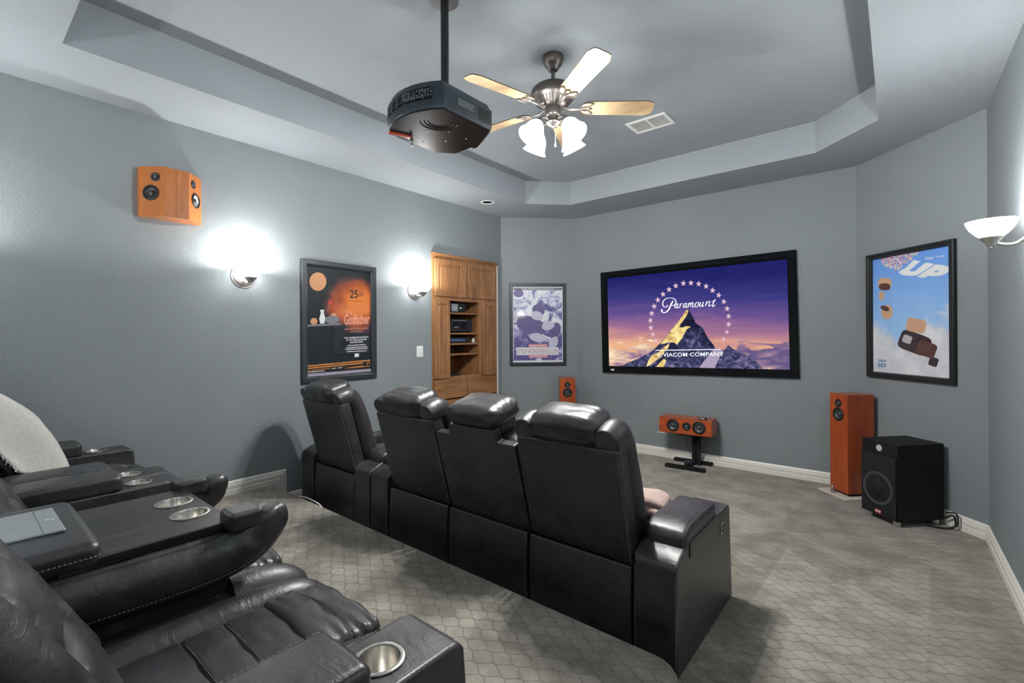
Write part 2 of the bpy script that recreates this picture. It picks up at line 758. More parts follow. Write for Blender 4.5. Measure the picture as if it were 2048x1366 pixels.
def make_arm(root, x0, x1, outer):
    """arm from x0 to x1; outer = +1/-1 is the side carrying the switch plate"""
    b = MB()
    prof = [(0, .004), (.0, .455), (.006, .478), (.022, .494), (.10, .527), (.16, .536), (.775, .536), (.795, .530), (.808, .512), (.85, .03), (.85, .004)]
    b.prism(prof, 'x', x0, x1)
    arm = b.build('arm', M_LEATHER, root, bevel=.012, seg=3)
    xc = (x0 + x1) / 2
    yc = .633
    k = MB()
    k.M = tr(xc, yc, .536)
    k.cyl(.0485, -.105, .05, 40)
    cut(arm, k)
    cup(arm, xc, yc, .537, depth=.092)
    # upholstered pad, a padded lid lying over the rear two thirds of the arm
    b = MB()

    def fn(p):
        t = max(0, (-.10 - p.y) / .13)
        d = noise.noise(V((p.x * 6 + x0 * 9, p.y * 22, p.z * 8))) * .0022
        return V((p.x, p.y, p.z - .035 * t * t + (d if p.z > 0 else 0)))
    b.rbox((.0975, .222, .043), .024, (0, .006, .008), 14, 4, fn, tr(xc, .335, .569))
    pad = b.build('arm_pad', M_LEATHER, arm, smooth=180)
    for s in (-1, 1):
        seam(pad, [[V((xc + s * .086, y, .6108 - (.035 * (max(0, (.235 - y) / .13)) ** 2) - (0 if y < .53 else .02 * ((y - .53) / .03) ** 2))) for y in [.14 + .0105 * i for i in range(40)]]], r=.0012)
    # seams down the outer edges of the arm
    for xs in (x0 + .004, x1 - .004):
        sgn = -1 if xs < xc else 1
        seam(arm, [[(xs, -.0012, .06), (xs, -.0012, .44)], [(xs + sgn * .001, .01, .487), (xs + sgn * .001, .09, .525)], [(xs, .60, .5365), (xs, .77, .5365)]], r=.0012)
    seam(arm, [[(x0 + .01, .792, .5325), (x1 - .01, .792, .5325)]], r=.0012)
    # shaped leather overlay band on the outer side
    xo = x1 if outer > 0 else x0
    b = MB()
    b.rbox((.004, .205, .036), .0038, (0, 0, 0), 4, 2, None, tr(xo + outer * .002, .36, .508))
    b.build('side_flap', M_LEATHER, arm, smooth=180)
    # switch plate
    b = MB()
    b.rbox((.003, .020, .030), .0028, (0, 0, 0), 3, 2, None, tr(xo + outer * .002, .655, .445))
    b.mi = 1
    for dz in (-.012, .012):
        b.rbox((.003, .012, .0095), .0028, (0, 0, 0), 2, 2, None, tr(xo + outer * .0055, .655, .445 + dz))
    b.build('control_panel', [M_CHROME, M_BLACK], arm, smooth=60)
    return arm


def make_seat_front(root, cx, folded=False):
    """seat cushion with side rolls, and the footrest pad in front of it"""
    b = MB()
    if folded:
        b.rbox((.29, .26, .055), .05, (0, 0, .01), 8, 3, wrinkle(.004, 9, cx), tr(cx, .42, .385))
        sc = b.build('seat_cushion', M_LEATHER, root, smooth=180)
    else:
        edges = [.215, .408, .508, .622]
        for i in range(3):
            y0, y1 = edges[i], edges[i + 1]
            b.rbox((.160, (y1 - y0) / 2 + .004, .07), .016, (0, 0, .009), 8, 3, wrinkle(.006, 20, i * 3 + cx), tr(cx, (y0 + y1) / 2, .393))
        sc = b.build('seat_cushion', M_LEATHER, root, smooth=180)
        for s in (-1, 1):
            b = MB()
            pts = spline([(cx + s * .224, y, zz) for y, zz in ((.16, .398), (.28, .400), (.42, .404), (.52, .406), (.597, .402))], 6)
            b.tube(pts, .0765, 24, ell=(1.0, .95), up=(0, 0, 1))
            for vv in b.bm.verts:
                vv.co.z += noise.noise(V((vv.co.x * 9, vv.co.y * 7, vv.co.z * 9))) * .004
            b.build('seat_bolster', M_LEATHER, sc, smooth=60)
        for y in edges[1:3]:
            seam(sc, [[(cx - .14 + .014 * i, y + .004, .4665 - .008 * ((i - 10) / 10) ** 4) for i in range(21)]])
        for s in (-1, 1):
            for dy in (.588, .598):
                seam(sc, [[(cx + s * .224 + .0735 * math.cos(a), dy, .402 + .0780 * math.sin(a)) for a in [math.radians(q) for q in range(20, 161, 10)]]])
    b = MB()
    for y0, y1, dz in ((.618, .722, .006), (.714, .806, -.004)):
        b.rbox((.172, (y1 - y0) / 2 + .004, .072), .020, (0, 0, .010), 9, 3, wrinkle(.008, 17, y0 * 7 + cx, .05, .17), tr(cx, (y0 + y1) / 2, .393 + dz))
    b.rbox((.285, .028, .165), .026, (0, .012, 0), 8, 3, wrinkle(.003, 9, cx), tr(cx, .806, .215))
    fr = b.build('footrest', M_LEATHER, root, smooth=180)
    for s in (-1, 1):
        b = MB()
        pts = spline([(cx + s * .225, y, zz) for y, zz in ((.600, .402), (.68, .398), (.745, .384), (.785, .360), (.806, .325))], 6)
        nn = len(pts)
        b.tube(pts, [.0765 * (1 if i < nn - 5 else (.99, .96, .90, .78, .55)[i - nn + 5]) for i in range(nn)], 24, ell=(1.0, .93), up=(0, 0, 1))
        for vv in b.bm.verts:
            vv.co.z += noise.noise(V((vv.co.x * 9, vv.co.y * 7, vv.co.z * 9))) * .004
        b.build('footrest_bolster', M_LEATHER, fr, smooth=60)
    b = MB()
    b.stitch([(cx - .155 + .0155 * i, .7195, .4655 - .006 * ((i - 10) / 10) ** 4) for i in range(21)], r=.0013)
    b.build('stitching', M_THREAD, fr)


def make_skirt(root, cx, hw=.288):
    b = MB()

    def fn(p):
        d = noise.noise(V((p.x * 5 + cx * 3, 1.7, p.z * 4))) * .012
        return V((p.x, p.y + d * (1 - p.z / .21) * .5 - .012 * (1 - ((p.z + .0) / .21) ** 2), p.z))
    b.rbox((hw, .008, .205), .0075, (0, 0, 0), 14, 2, fn, tr(cx, .026, .213))
    b.build('rear_skirt', M_LEATHER, root, smooth=180)


def make_backrest(root, cx, lean=0):
    M = back_frame(cx, lean)
    b = MB()
    b.rbox((.285, .045, .288), .016, (0, .0, 0), 10, 3, None, M @ tr(0, .045, .282))
    br = b.build('backrest', M_LEATHER, root, smooth=180)
    # tall side pads whose tops roll over to the rear
    for s in (-1, 1):
        b = MB()
        path = [M @ V(p) for p in spline([(s * .214, .165, -.03), (s * .216, .165, .15), (s * .218, .165, .34), (s * .220, .155, .50), (s * .225, .118, .588), (s * .228, .058, .600), (s * .228, .006, .594)], 6)]
        rad = [.075] * len(path)
        for i in range(len(path)):
            t = i / (len(path) - 1)
            rad[i] = .077 * (1 + .05 * math.sin(t * 9)) if t < .7 else .078 - .008 * (t - .7) / .3
        nn = 22
        b.tube(path, rad, nn, ell=(.92, .98), up=(1, 0, 0))
        for vv in b.bm.verts:
            d = noise.noise(V((vv.co.x * 14, vv.co.y * 24, vv.co.z * 24))) * .004
            vv.co += V((d * .4, d, d * .6))
        b.build('back_bolster', M_LEATHER, br, smooth=180, sub=1)
    # centre cushion in three soft folds
    b = MB()
    for i, (s0, s1) in enumerate(((-.04, .17), (.15, .37), (.35, .56))):
        b.rbox((.156, .085, (s1 - s0) / 2), .05, (0, .018, 0), 9, 4, wrinkle(.006, 11, i * 4 + cx), M @ tr(0, .145, (s0 + s1) / 2))
    b.build('back_cushion', M_LEATHER, br, smooth=180)
    b = MB()
    b.rbox((.188, .112, .072), .056, (0, .0, .010), 14, 5, wrinkle(.005, 12, cx * 3, .030, .19), M @ tr(0, .090, .632))
    b.build('headrest', M_LEATHER, br, smooth=180)
    for s in (-1, 1):
        seam(br, [[M @ V((s * .279, -.0008, z)) for z in (.02, .56)]], .006, .004, .0011)
    return br


def make_middle_back(root, cx):
    """upright drop-down backrest: notched rear shell and a long headrest"""
    M = back_frame(cx)
    b = MB()
    b.M = M
    out = [(-.302, -.006), (.302, -.006), (.302, .498), (.296, .506), (.190, .506), (.182, .514), (.178, .566), (.172, .572), (-.172, .572), (-.178, .566), (-.182, .514), (-.190, .506), (-.296, .506), (-.302, .498)]
    b.prism(out, 'y', .0, .05)
    br = b.build('backrest', M_LEATHER, root, bevel=.010, seg=3)
    b = MB()
    for i, (s0, s1) in enumerate(((-.04, .17), (.15, .37), (.35, .50))):
        b.rbox((.275, .085, (s1 - s0) / 2), .05, (0, .018, 0), 9, 4, wrinkle(.006, 11, i * 4 + cx), M @ tr(0, .145, (s0 + s1) / 2))
    b.build('back_cushion', M_LEATHER, br, smooth=180)
    b = MB()
    b.rbox((.186, .135, .062), .052, (.006, 0, .010), 16, 5, wrinkle(.006, 13, 4, .05, .19), M @ tr(0, .125, .622))
    b.rbox((.150, .10, .07), .05, (0, 0, 0), 8, 4, wrinkle(.006, 11, 2), M @ tr(0, .15, .545))
    b.build('headrest', M_LEATHER, br, smooth=180)


def make_console(root, cx):
    """the same drop-down backrest folded forward into a table"""
    b = MB()
    b.rbox((.262, .262, .075), .03, (.006, 0, 0), 8, 3, None, tr(cx, .345, .568))
    con = b.build('folded_backrest', M_LEATHER, root, smooth=180)
    b = MB()
    b.box(cx - .250, cx + .250, .20, .612, .640, .668)
    tb = b.build('table_top', M_TABLE, con, bevel=.003, seg=2)
    for dx in (-.085, .085):
        k = MB()
        k.M = tr(cx + dx, .538, .668)
        k.cyl(.0485, -.05, .05, 40)
        cut(tb, k)
    k = None
    for dx in (-.085, .085):
        k = MB()
        k.M = tr(cx + dx, .538, .60)
        k.cyl(.0485, -.06, .09, 32)
        cut(con, k)
        cup(tb, cx + dx, .538, .669, .058, .06)
    # long padded sides that sweep up at the front
    for s in (-1, 1):
        b = MB()
        path = spline([(cx + s * .262, .06, .572), (cx + s * .266, .20, .568), (cx + s * .272, .40, .563), (cx + s * .276, .54, .566), (cx + s * .276, .630, .582), (cx + s * .272, .690, .618), (cx + s * .268, .708, .655)], 7)
        path += [V((cx + s * x, y, zz)) for x, y, zz in ((.267, .709, .666), (.266, .708, .676), (.265, .706, .684), (.265, .705, .689))]
        n = len(path)
        rad = [.069 * (.78 + .22 * min(1, i / 8)) * (1 if i < n - 4 else (.97, .86, .66, .36)[i - n + 4]) for i in range(n)]
        b.tube(path, rad, 22, ell=(1.0, .62), up=(0, 0, 1))
        for vv in b.bm.verts:
            fr = max(0, (vv.co.y - .52) / .2)
            d = noise.noise(V((vv.co.x * 20, vv.co.y * 34, vv.co.z * 20))) * (.0015 + .006 * fr)
            vv.co += V((d, d * .6, d))
        pad = b.build('side_pad', M_LEATHER, con, smooth=180, sub=1)
        b = MB()
        b.stitch([p + V((s * .040, 0, -.040)) if i < n - 14 else p + V((s * .036, .040 * (i - n + 14) / 14 * 1.2, -.040 + .045 * (i - n + 14) / 14)) for i, p in enumerate(path[2:-1])], .006, .004)
        b.build('stitching', M_THREAD, pad)
        # squared corner block behind the curled end
        b = MB()
        b.rbox((.052, .050, .031), .015, (0, 0, 0), 6, 3, wrinkle(.003, 18, s), tr(cx + s * .256, .632, .672))
        b.build('corner_block', M_LEATHER, con, smooth=180)
    b = MB()
    b.box(cx - .262, cx + .262, .60, .626, .56, .652)
    b.build('front_rail', M_LEATHER, con, bevel=.012, seg=3)
    # padded lid at the rear with its utility panel
    b = MB()
    b.rbox((.256, .200, .036), .026, (0, .004, .010), 12, 4, wrinkle(.002, 9), tr(cx, .088, .678))
    lid = b.build('padded_lid', M_LEATHER, con, smooth=180)
    seam(lid, [[(cx + .2575, -.05 + .01 * i, .676) for i in range(33)] + [(cx + .246, .288, .676)], [(cx - .24 + .02 * i, .293, .676) for i in range(25)]], .006, .004, .0013)
    b = MB()
    b.rbox((.128, .118, .005), .0045, (0, 0, 0), 6, 2, None, tr(cx - .012, .115, .7235))
    b.mi = 1
    b.box(cx - .115, cx + .095, .085, .091, .7275, .7290)
    b.box(cx - .13, cx + .108, .188, .1888, .7284, .7290)
    b.mi = 2
    b.M = tr(cx - .005, .212, .7284)
    b.lathe([(.0095, 0), (.0095, .0012), (.0075, .0012), (.0075, 0)], 24, True)
    b.build('utility_panel', [M_SILVERP, M_BLACK, M_WHITE], lid, smooth=40)
    # dark box under the table
    b = MB()
    b.box(cx - .24, cx + .24, .10, .60, .42, .50)
    b.build('under_box', M_SUEDE, con, bevel=.01)


def make_seating(name, label, cat, width, seats, loc, group, lean=0):
    root = thing(name, label, cat, loc, 0, group)
    hw = width / 2
    n = len(seats)
    inner = width - .394
    pitch = inner / n
    cxs = [-inner / 2 + pitch * (i + .5) for i in range(n)]
    make_arm(root, -hw, -hw + .193, -1)
    make_arm(root, hw - .193, hw, 1)
    b = MB()
    for cx in cxs:
        b.box(cx - .27, cx + .27, .06, .78, .03, .335)
    for sx in (-1, 1):
        for y in (.08, .74):
            b.box(sx * (hw - .22) - .03, sx * (hw - .22) + .03, y - .03, y + .03, 0, .05)
    b.build('base_frame', M_SUEDE, root)
    for cx, kind in zip(cxs, seats):
        make_seat_front(root, cx, kind == 'fold')
        if kind == 'fold':
            make_console(root, cx)
            b = MB()
            Mb = back_frame(cx)
            b.rbox((.298, .022, .26), .016, (0, 0, 0), 8, 3, None, Mb @ tr(0, .022, .25))
            b.build('rear_shell', M_LEATHER, root, smooth=180)
        elif kind == 'mid':
            make_middle_back(root, cx)
        else:
            make_backrest(root, cx, lean)
        make_skirt(root, cx, .300 if kind != 'std' else .288)
    return root


YF, YB = 1.957, -.015
make_seating('reclining_sofa', 'three-seat charcoal leather reclining sofa, front row, middle back upright', 'sofa', 2.214, ['std', 'mid', 'std'], (-1.829, YF, 0), 'charcoal leather theatre seating')
make_seating('recliner', 'single charcoal leather recliner in front row, under the orange and black poster', 'recliner', 1.004, ['std'], (-3.456, YF, 0), 'charcoal leather theatre seating')
make_seating('reclining_sofa', 'charcoal leather reclining sofa on the platform, middle back folded into a cup holder table', 'sofa', 2.214, ['std', 'fold', 'std'], (-1.909, YB, PZ), 'charcoal leather theatre seating', 13.5)
make_seating('recliner', 'charcoal leather recliner on the platform, draped with a cream woven throw', 'recliner', 1.004, ['std'], (-3.536, YB, PZ), 'charcoal leather theatre seating', 13.5)

# cream throw over the back-row recliner
b = MB()
prof0 = [(-.375, 1.05), (-.385, 1.20), (-.34, 1.315), (-.22, 1.350), (-.10, 1.305), (-.005, 1.21), (.075, 1.09), (.135, .985), (.195, .885), (.228, .834)]
prof1 = [(-.375, 1.05), (-.385, 1.20), (-.34, 1.32), (-.20, 1.355), (-.03, 1.305), (.10, 1.230), (.22, 1.140), (.335, 1.00), (.392, .84), (.425, .735)]
P0 = spline([(0, y, z) for y, z in prof0], 5)
P1 = spline([(0, y, z) for y, z in prof1], 5)
NV = len(P0) - 1


def throw(u, v):
    i = min(NV, int(round(v * NV)))
    k = min(1, u * 6.0)
    k = k * k * (3 - 2 * k)
    p = P0[i].lerp(P1[i], k)
    x = -3.205 - .60 * u
    dn = noise.noise(V((u * 5, v * 7, 3))) * .012 + .006 * math.sin(u * 38 + v * 3) * v
    return (x - .03 * (1 - v) * (1 - u), p.y + dn, p.z + dn * .5)


b.grid(throw, 40, NV)
th = b.build('throw_blanket', M_THROW, None, smooth=180, solid=.014)
tag(th, 'cream woven throw draped over the back of the platform recliner', 'blanket')
b = MB()
for j in range(70):
    v = .30 + .66 * j / 70
    p = V(throw(0, v))
    q = p + V((.012 + random.uniform(-.004, .006), random.uniform(-.004, .004), -.016 + random.uniform(-.006, .004)))
    q.z = max(q.z, .838)
    b.tube([p, (p + q) / 2 + V((.003, 0, .001)), q], .0016, 5)
b.build('fringe', M_THROW, th)

# folded pink blanket on the front sofa
b = MB()


def pk(p):
    d = noise.noise(V((p.x * 9, p.y * 12, p.z * 6))) * .014
    t = .5 + .5 * p.x / .13
    return V((p.x, p.y + .02 * math.sin(p.x * 20), p.z + d + .018 * math.sin(t * 3.1)))


b.rbox((.122, .100, .027), .026, (0, 0, .008), 10, 4, pk, tr(-1.075, 2.430, .522))
b.rbox((.116, .085, .026), .025, (0, 0, .012), 10, 4, pk, tr(-1.062, 2.425, .568) @ rot('Y', 6) @ rot('Z', 8))
o = b.build('folded_blanket', M_PINK, None, smooth=180)
tag(o, 'folded pale pink fleece blanket on the front sofa seat beside its end arm', 'blanket')
# ---------------------------------------------------------------- loudspeakers
def driver(parent, M, r, kind, name):
    """round driver facing local +z of M"""
    b = MB()
    b.M = M
    if kind == 'tweeter':
        b.mi = 0
        b.lathe([(r, -.002), (r, .003), (r * .92, .0045), (r * .50, .003), (r * .42, .0)], 32)
        b.mi = 1
        b.lathe([(r * .42, .0), (r * .30, .005), (r * .12, .008), (0, .0085)], 32)
        b.mi = 2
        b.lathe([(r * .10, .0085), (r * .10, .011), (0, .012)], 16)
        mats = [M_BLACK, M_CONE, M_NICKEL]
    else:
        lc = M_CONEL if kind == 'silver' else M_CONE
        b.mi = 0
        b.lathe([(r, -.002), (r, .005), (r * .95, .007), (r * .86, .006), (r * .84, .002)], 40)
        b.lathe([(r * .84, .002), (r * .80, .006), (r * .75, .007), (r * .70, .001)], 40)
        b.mi = 1
        b.lathe([(r * .70, .001), (r * .55, -.006), (r * .36, -.012)], 40)
        b.mi = 2
        b.lathe([(r * .36, -.012), (r * .33, -.004), (r * .22, .001), (0, .004)], 40)
        mats = [M_RUB, lc, M_CONE if kind != 'silver' else M_BLACK]
    return b.build(name, mats, parent, smooth=50)


def drillhole(o, M, r, d=.05):
    k = MB()
    k.M = M
    k.cyl(r, -d, .05, 40)
    cut(o, k)


def tower(name, label, loc, rz, group):
    """local: front face looks along -y, centred on x"""
    t = thing(name, label, 'speaker', loc, rz, group)
    b = MB()
    b.box(-.101, .101, 0, .26, .022, .905)
    cab = b.build('cabinet', M_CHERRY, t, bevel=.003)
    for z, r in ((.822, .034), (.722, .055)):
        drillhole(cab, frame((0, 0, z), (1, 0, 0), (0, 0, 1), (0, -1, 0)), r * .93)
    driver(t, frame((0, 0, .822), (1, 0, 0), (0, 0, 1), (0, -1, 0)), .037, 'tweeter', 'tweeter')
    driver(t, frame((0, 0, .722), (1, 0, 0), (0, 0, 1), (0, -1, 0)), .060, 'woofer', 'woofer')
    b = MB()
    b.box(-.085, .085, .02, .24, .006, .022)
    b.build('plinth', M_BLACKM, t)
    for x, y in ((-.03, -.035), (.085, .25), (-.085, .25)):
        b = MB()
        b.M = tr(x, y, .004)
        b.lathe([(0, 0), (.017, .0), (.0175, .012), (.014, .034), (.007, .058), (0, .066)], 24)
        b.build('spike_foot', M_CHROME, t)
    return t


d = 45
tower('tower_speaker', 'cherry wood tower speaker standing on a pale tile next to the black subwoofer', (-.421, 5.182, .012), -45, 'cherry tower speakers')
tower('tower_speaker', 'cherry wood tower speaker below the pale violet poster, half hidden by the sofa', (-3.300, 5.133, 0), 35.3, 'cherry tower speakers')
b = MB()
b.M = tr(-.421, 5.182, 0) @ rot('Z', -45)
b.box(-.165, .165, -.075, .275, 0, .012)
tag(b.build('floor_tile', M_TILE, None, bevel=.002), 'pale beige tile lying on the carpet under the tower speaker beside the subwoofer', 'tile')

# centre speaker and its stand
t = thing('center_speaker', 'wide cherry wood centre speaker on a low black stand below the screen', 'speaker', (-1.818, 5.19, .365), 2.5)
b = MB()
b.box(-.283, .283, 0, .235, 0, .172)
cab = b.build('cabinet', M_CHERRYH, t, bevel=.003)
cs = t
for x, r, kd, nm in ((-.115, .068, 'woofer', 'woofer'), (.033, .046, 'tweeter', 'tweeter'), (.165, .070, 'woofer', 'woofer')):
    Mx = frame((x - .012, 0, .088), (1, 0, 0), (0, 0, 1), (0, -1, 0))
    drillhole(cab, Mx, r * .93)
    driver(t, Mx, r, kd, nm)
t = thing('speaker_stand', 'low black H-base stand under the centre speaker', 'speaker stand', (-1.800, 5.28, 0), 3)
b = MB()
b.box(-.21, .21, -.19, -.13, 0, .036)
b.box(-.21, .21, .125, .180, 0, .036)
b.box(-.03, .03, -.14, .14, .004, .030)
b.build('base', M_BLACKM, t, bevel=.003)
for x in (.035, .082):
    b = MB()
    b.box(x - .020, x + .020, .05, .10, .02, .350)
    b.build('post', M_BLACKM, t, bevel=.003)
b = MB()
b.box(-.10, .20, -.06, .10, .350, .362)
b.build('top_plate', M_BLACKM, t)
b = MB()
b.tube(spline([(.10, .06, .33), (.15, .07, .28), (.13, .065, .20), (.15, .06, .12), (.11, .06, .07)], 8), .0025, 6)
b.tube(spline([(-.02, .06, .33), (-.05, .07, .25), (-.02, .065, .16), (.02, .06, .10), (.04, .06, .07)], 8), .0025, 6)
b.build('cable', M_BLACK, t)
b = MB()
b.M = tr(-1.803, 5.262, .0305)
b.lathe([(0, 0), (.044, 0), (.047, .006), (.046, .020), (.040, .026), (0, .027)], 36)
tag(b.build('round_puck', M_SLATE, None), 'round dark grey puck resting on the middle base bar of the black speaker stand', 'puck')
t = thing('infrared_emitter', 'small black box on top of the cherry centre speaker', 'device', (-1.640, 5.245, .538), 3)
b = MB()
b.rbox((.040, .025, .012), .009, (0, 0, 0), 6, 3, None, tr(0, 0, .012))
b.build('body', M_BLACK, t, smooth=180)
b = MB()
b.rbox((.026, .004, .006), .003, (0, 0, 0), 3, 2, None, tr(0, -.0235, .013))
b.build('front_window', M_NICKEL, t, smooth=180)
b = MB()
b.M = tr(1.818, -5.19, -.365) @ rot('Z', 0)
b.box(-2.116, -2.112, 5.235, 5.26, .3645, .480)
b.box(-2.116, -2.03, 5.158, 5.163, .360, .3645)
b.box(-2.116, -2.112, 5.158, 5.26, .360, .3645)
b.build('white_strip', M_WHITE, cs)

# subwoofer
ang = math.degrees(math.atan2(4.570 - 4.775, -.005 + .228))
t = thing('subwoofer', 'black box subwoofer with round silver badge on the carpet beside a tower speaker', 'subwoofer', (-.228, 4.762, 0), ang)
W, D, Z0, Z1 = .302, .405, .042, .622
b = MB()
b.box(0, W, 0, D, Z0, Z1)
cab = b.build('cabinet', M_BLACKM, t, bevel=.003)
b = MB()
b.box(.006, W - .006, -.016, 0, Z0 + .006, Z1 - .105)
gr = b.build('grille', M_GRILLE, t, bevel=.004)
b = MB()
b.M = frame((W * .50, -.0165, Z0 + .215), (1, 0, 0), (0, 0, 1), (0, -1, 0))
b.lathe([(.128, 0), (.126, .003), (.116, .004), (.112, .001), (.106, .0005)], 48)
b.mi = 1
b.lathe([(.106, .0005), (.095, .003), (.082, .002), (.05, .0005), (.046, .004), (.03, .007), (0, .008)], 48)
b.build('woofer', [M_CONE, M_GRILLE], gr, smooth=50)
b = MB()
b.box(W * .43, W * .60, -.0185, -.016, Z0 + .022, Z0 + .050)
b.mi = 1
for i in range(3):
    b.box(W * (.447 + .05 * i), W * (.447 + .05 * i) + .010, -.0192, -.0184, Z0 + .029, Z0 + .043)
b.build('badge', [flat('red_badge', (.45, .05, .05), .4), M_WHITE], gr, smooth=0)
b = MB()
b.M = frame((W * .50, -.0005, Z1 - .052), (1, 0, 0), (0, 0, 1), (0, -1, 0))
b.lathe([(0, .004), (.019, .004), (.024, .003), (.0255, 0)], 36)
b.mi = 1
b.lathe([(.013, .0045), (.012, .0055), (.010, .0045)], 30)
b.build('round_badge', [M_CONEL, M_WHITE], t, smooth=50)
for x, y in ((.04, .03), (W - .035, .03), (.04, D - .04), (W - .035, D - .04)):
    b = MB()
    b.M = tr(x, y, 0)
    b.lathe([(0, 0), (.022, 0), (.024, .006), (.024, .036), (.021, .042), (0, .042)], 28)
    b.build('foot', M_NICKEL, t)
b = MB()
b.tube(spline([(.27, 4.84, .06), (.315, 4.80, .10), (.325, 4.79, .035), (.285, 4.76, .012), (.22, 4.74, .010), (.16, 4.745, .010)], 10), .0065, 8)
b.tube(spline([(.28, 4.85, .10), (.330, 4.79, .120), (.338, 4.78, .06), (.315, 4.775, .016), (.26, 4.75, .010)], 10), .0055, 8)
tag(b.build('cable', M_BLACK, None), 'black looped cables on the floor behind the subwoofer', 'cable')

# surround speaker high on the left wall
t = thing('mounted_speaker', 'angular cherry wood surround speaker mounted high on the wall above a sconce', 'speaker', (XL, 1.06, 2.315))
pl = [(0, -.187), (.040, -.185), (.165, -.073), (.165, .076), (.040, .190), (0, .192)]
b = MB()
b.prism(pl, 'z', 0, .344)
cab = b.build('cabinet', M_AMBER, t, bevel=.0025)
b = MB()
b.box(.1645, .1655, -.0008, .0008, .004, .334)
b.build('seam', M_WALNUT, cab, smooth=0)
for s in (-1, 1):
    p0 = V((.040, s * (.185 if s < 0 else .190), 0))
    p1 = V((.165, s * .0745, 0))
    dv = (p1 - p0)
    L = dv.length
    dv.normalize()
    nv = V((-dv.y, dv.x, 0)) * s
    for u, z, r, kd, nm in ((.66, .270, .030, 'tweeter', 'tweeter'), (.47, .160, .054, 'silver' if s > 0 else 'woofer', 'woofer')):
        Mx = frame(p0 + dv * (L * u) + V((0, 0, z)), dv, V((0, 0, 1)) if s < 0 else V((0, 0, -1)), nv)
        drillhole(cab, Mx, r * .93)
        driver(t, Mx, r, kd, nm)

# ---------------------------------------------------------------- wall sconces
t = thing('wall_sconce', 'lit sconce with white glass bowl below the wall-mounted angular speaker', 'wall lamp', (XL, 1.562, 1.962), 0, 'white bowl wall sconces')
b = MB()
b.M = frame((0, 0, 0), (0, 1, 0), (0, 0, 1), (1, 0, 0))
b.lathe([(0, .022), (.030, .022), (.060, .018), (.085, .011), (.092, .006), (.097, .006), (.099, 0)], 48)
b.mi = 1
b.lathe([(.099, 0), (.100, .002), (.0955, .0075), (.092, .006)], 48)
b.build('backplate', [M_NICKEL, M_BRONZE], t, smooth=50)
b = MB()
b.tube(spline([(.018, 0, -.035), (.055, 0, -.062), (.100, 0, -.060), (.135, 0, -.040), (.137, 0, -.030)], 8), .0085, 12)
b.M = tr(.137, 0, 0)
b.lathe([(0, -.076), (.006, -.072), (.006, -.066), (.019, -.064), (.026, -.046), (.034, -.040), (.047, -.022), (.044, -.018), (0, -.018)], 36)
b.build('arm', M_NICKEL, t, smooth=50)
b = MB()
b.M = tr(.137, 0, 0)
b.lathe([(.040, -.020), (.058, -.006), (.078, .018), (.090, .040), (.096, .060), (.092, .060), (.086, .041), (.074, .020), (.054, -.002), (.0, -.010)], 44)
b.build('glass_bowl', M_SHADE, t, smooth=180)
SC_W = 8.5
plight('bulb', (.142, 0, .062), SC_W, .022, parent=t)
dup(t, (XL, 3.314, 1.962), 0, 'lit sconce with white glass bowl between the orange poster and wooden cabinet')
dup(t, (.497, 3.305, 1.962), 180, 'lit sconce with white glass bowl beside the sky blue poster')
dup(t, (XL, -.19, 1.962), 0, 'lit sconce on left wall behind the platform recliner')
dup(t, (.517, 1.55, 1.962), 180, 'lit sconce on the right wall level with the front sofa')
dup(t, (.536, -.40, 1.962), 180, 'lit sconce on the right wall behind the platform')
dup(t, (-2.9, -1.295, 1.962), 90, 'unseen sconce added on the back wall for fill light, behind the platform recliner')  # added out of view as fill for the front and left walls
dup(t, (-.9, -1.295, 1.962), 90, 'unseen sconce added on the back wall for fill light, behind the platform sofa')  # second unseen fill lamp, added to brighten the room from behind

# ---------------------------------------------------------------- ceiling fan
FX, FY = -1.772, 2.600
t = thing('ceiling_fan', 'five-blade ceiling fan with four lit glass shades hanging from tray ceiling', 'ceiling fan', (FX, FY, 2.70))
z = lambda q: q - 2.70
b = MB()
b.lathe([(0, z(3.3265)), (.070, z(3.3265)), (.073, z(3.315)), (.068, z(3.290)), (.052, z(3.262)), (.040, z(3.252)), (.036, z(3.238)), (.022, z(3.228)), (0, z(3.228))], 40)
b.build('canopy', M_BRONZE, t, smooth=40)
b = MB()
b.cyl(.0125, z(3.125), z(3.25), 20)
b.build('downrod', M_BRONZE, t, smooth=40)
b = MB()
b.lathe([(0, z(3.152)), (.030, z(3.150)), (.060, z(3.140)), (.120, z(3.118)), (.143, z(3.100)), (.147, z(3.085)), (.147, z(3.058)), (.140, z(3.045)), (.128, z(3.040)), (.105, z(3.012)), (.085, z(3.000)), (.072, z(2.992)), (0, z(2.992))], 56)
mo = b.build('motor_housing', M_BRONZE, t, smooth=40)
b = MB()
for k in range(32):
    a = 2 * PI * k / 32
    Mx = rot('Z', math.degrees(a))
    p0, p1 = Mx @ V((.121, 0, z(3.030))), Mx @ V((.092, 0, z(3.001)))
    b.tube([p0, p1], .0026, 6)
b.build('vent_ribs', M_BLACK, mo)
b = MB()
b.lathe([(0, z(2.995)), (.050, z(2.994)), (.052, z(2.985)), (.052, z(2.940)), (.047, z(2.932)), (.040, z(2.928)), (.036, z(2.905)), (.046, z(2.897)), (.048, z(2.885)), (.030, z(2.868)), (.012, z(2.860)), (.008, z(2.850)), (0, z(2.848))], 40)
b.build('light_fitter', M_BRONZE, t, smooth=40)
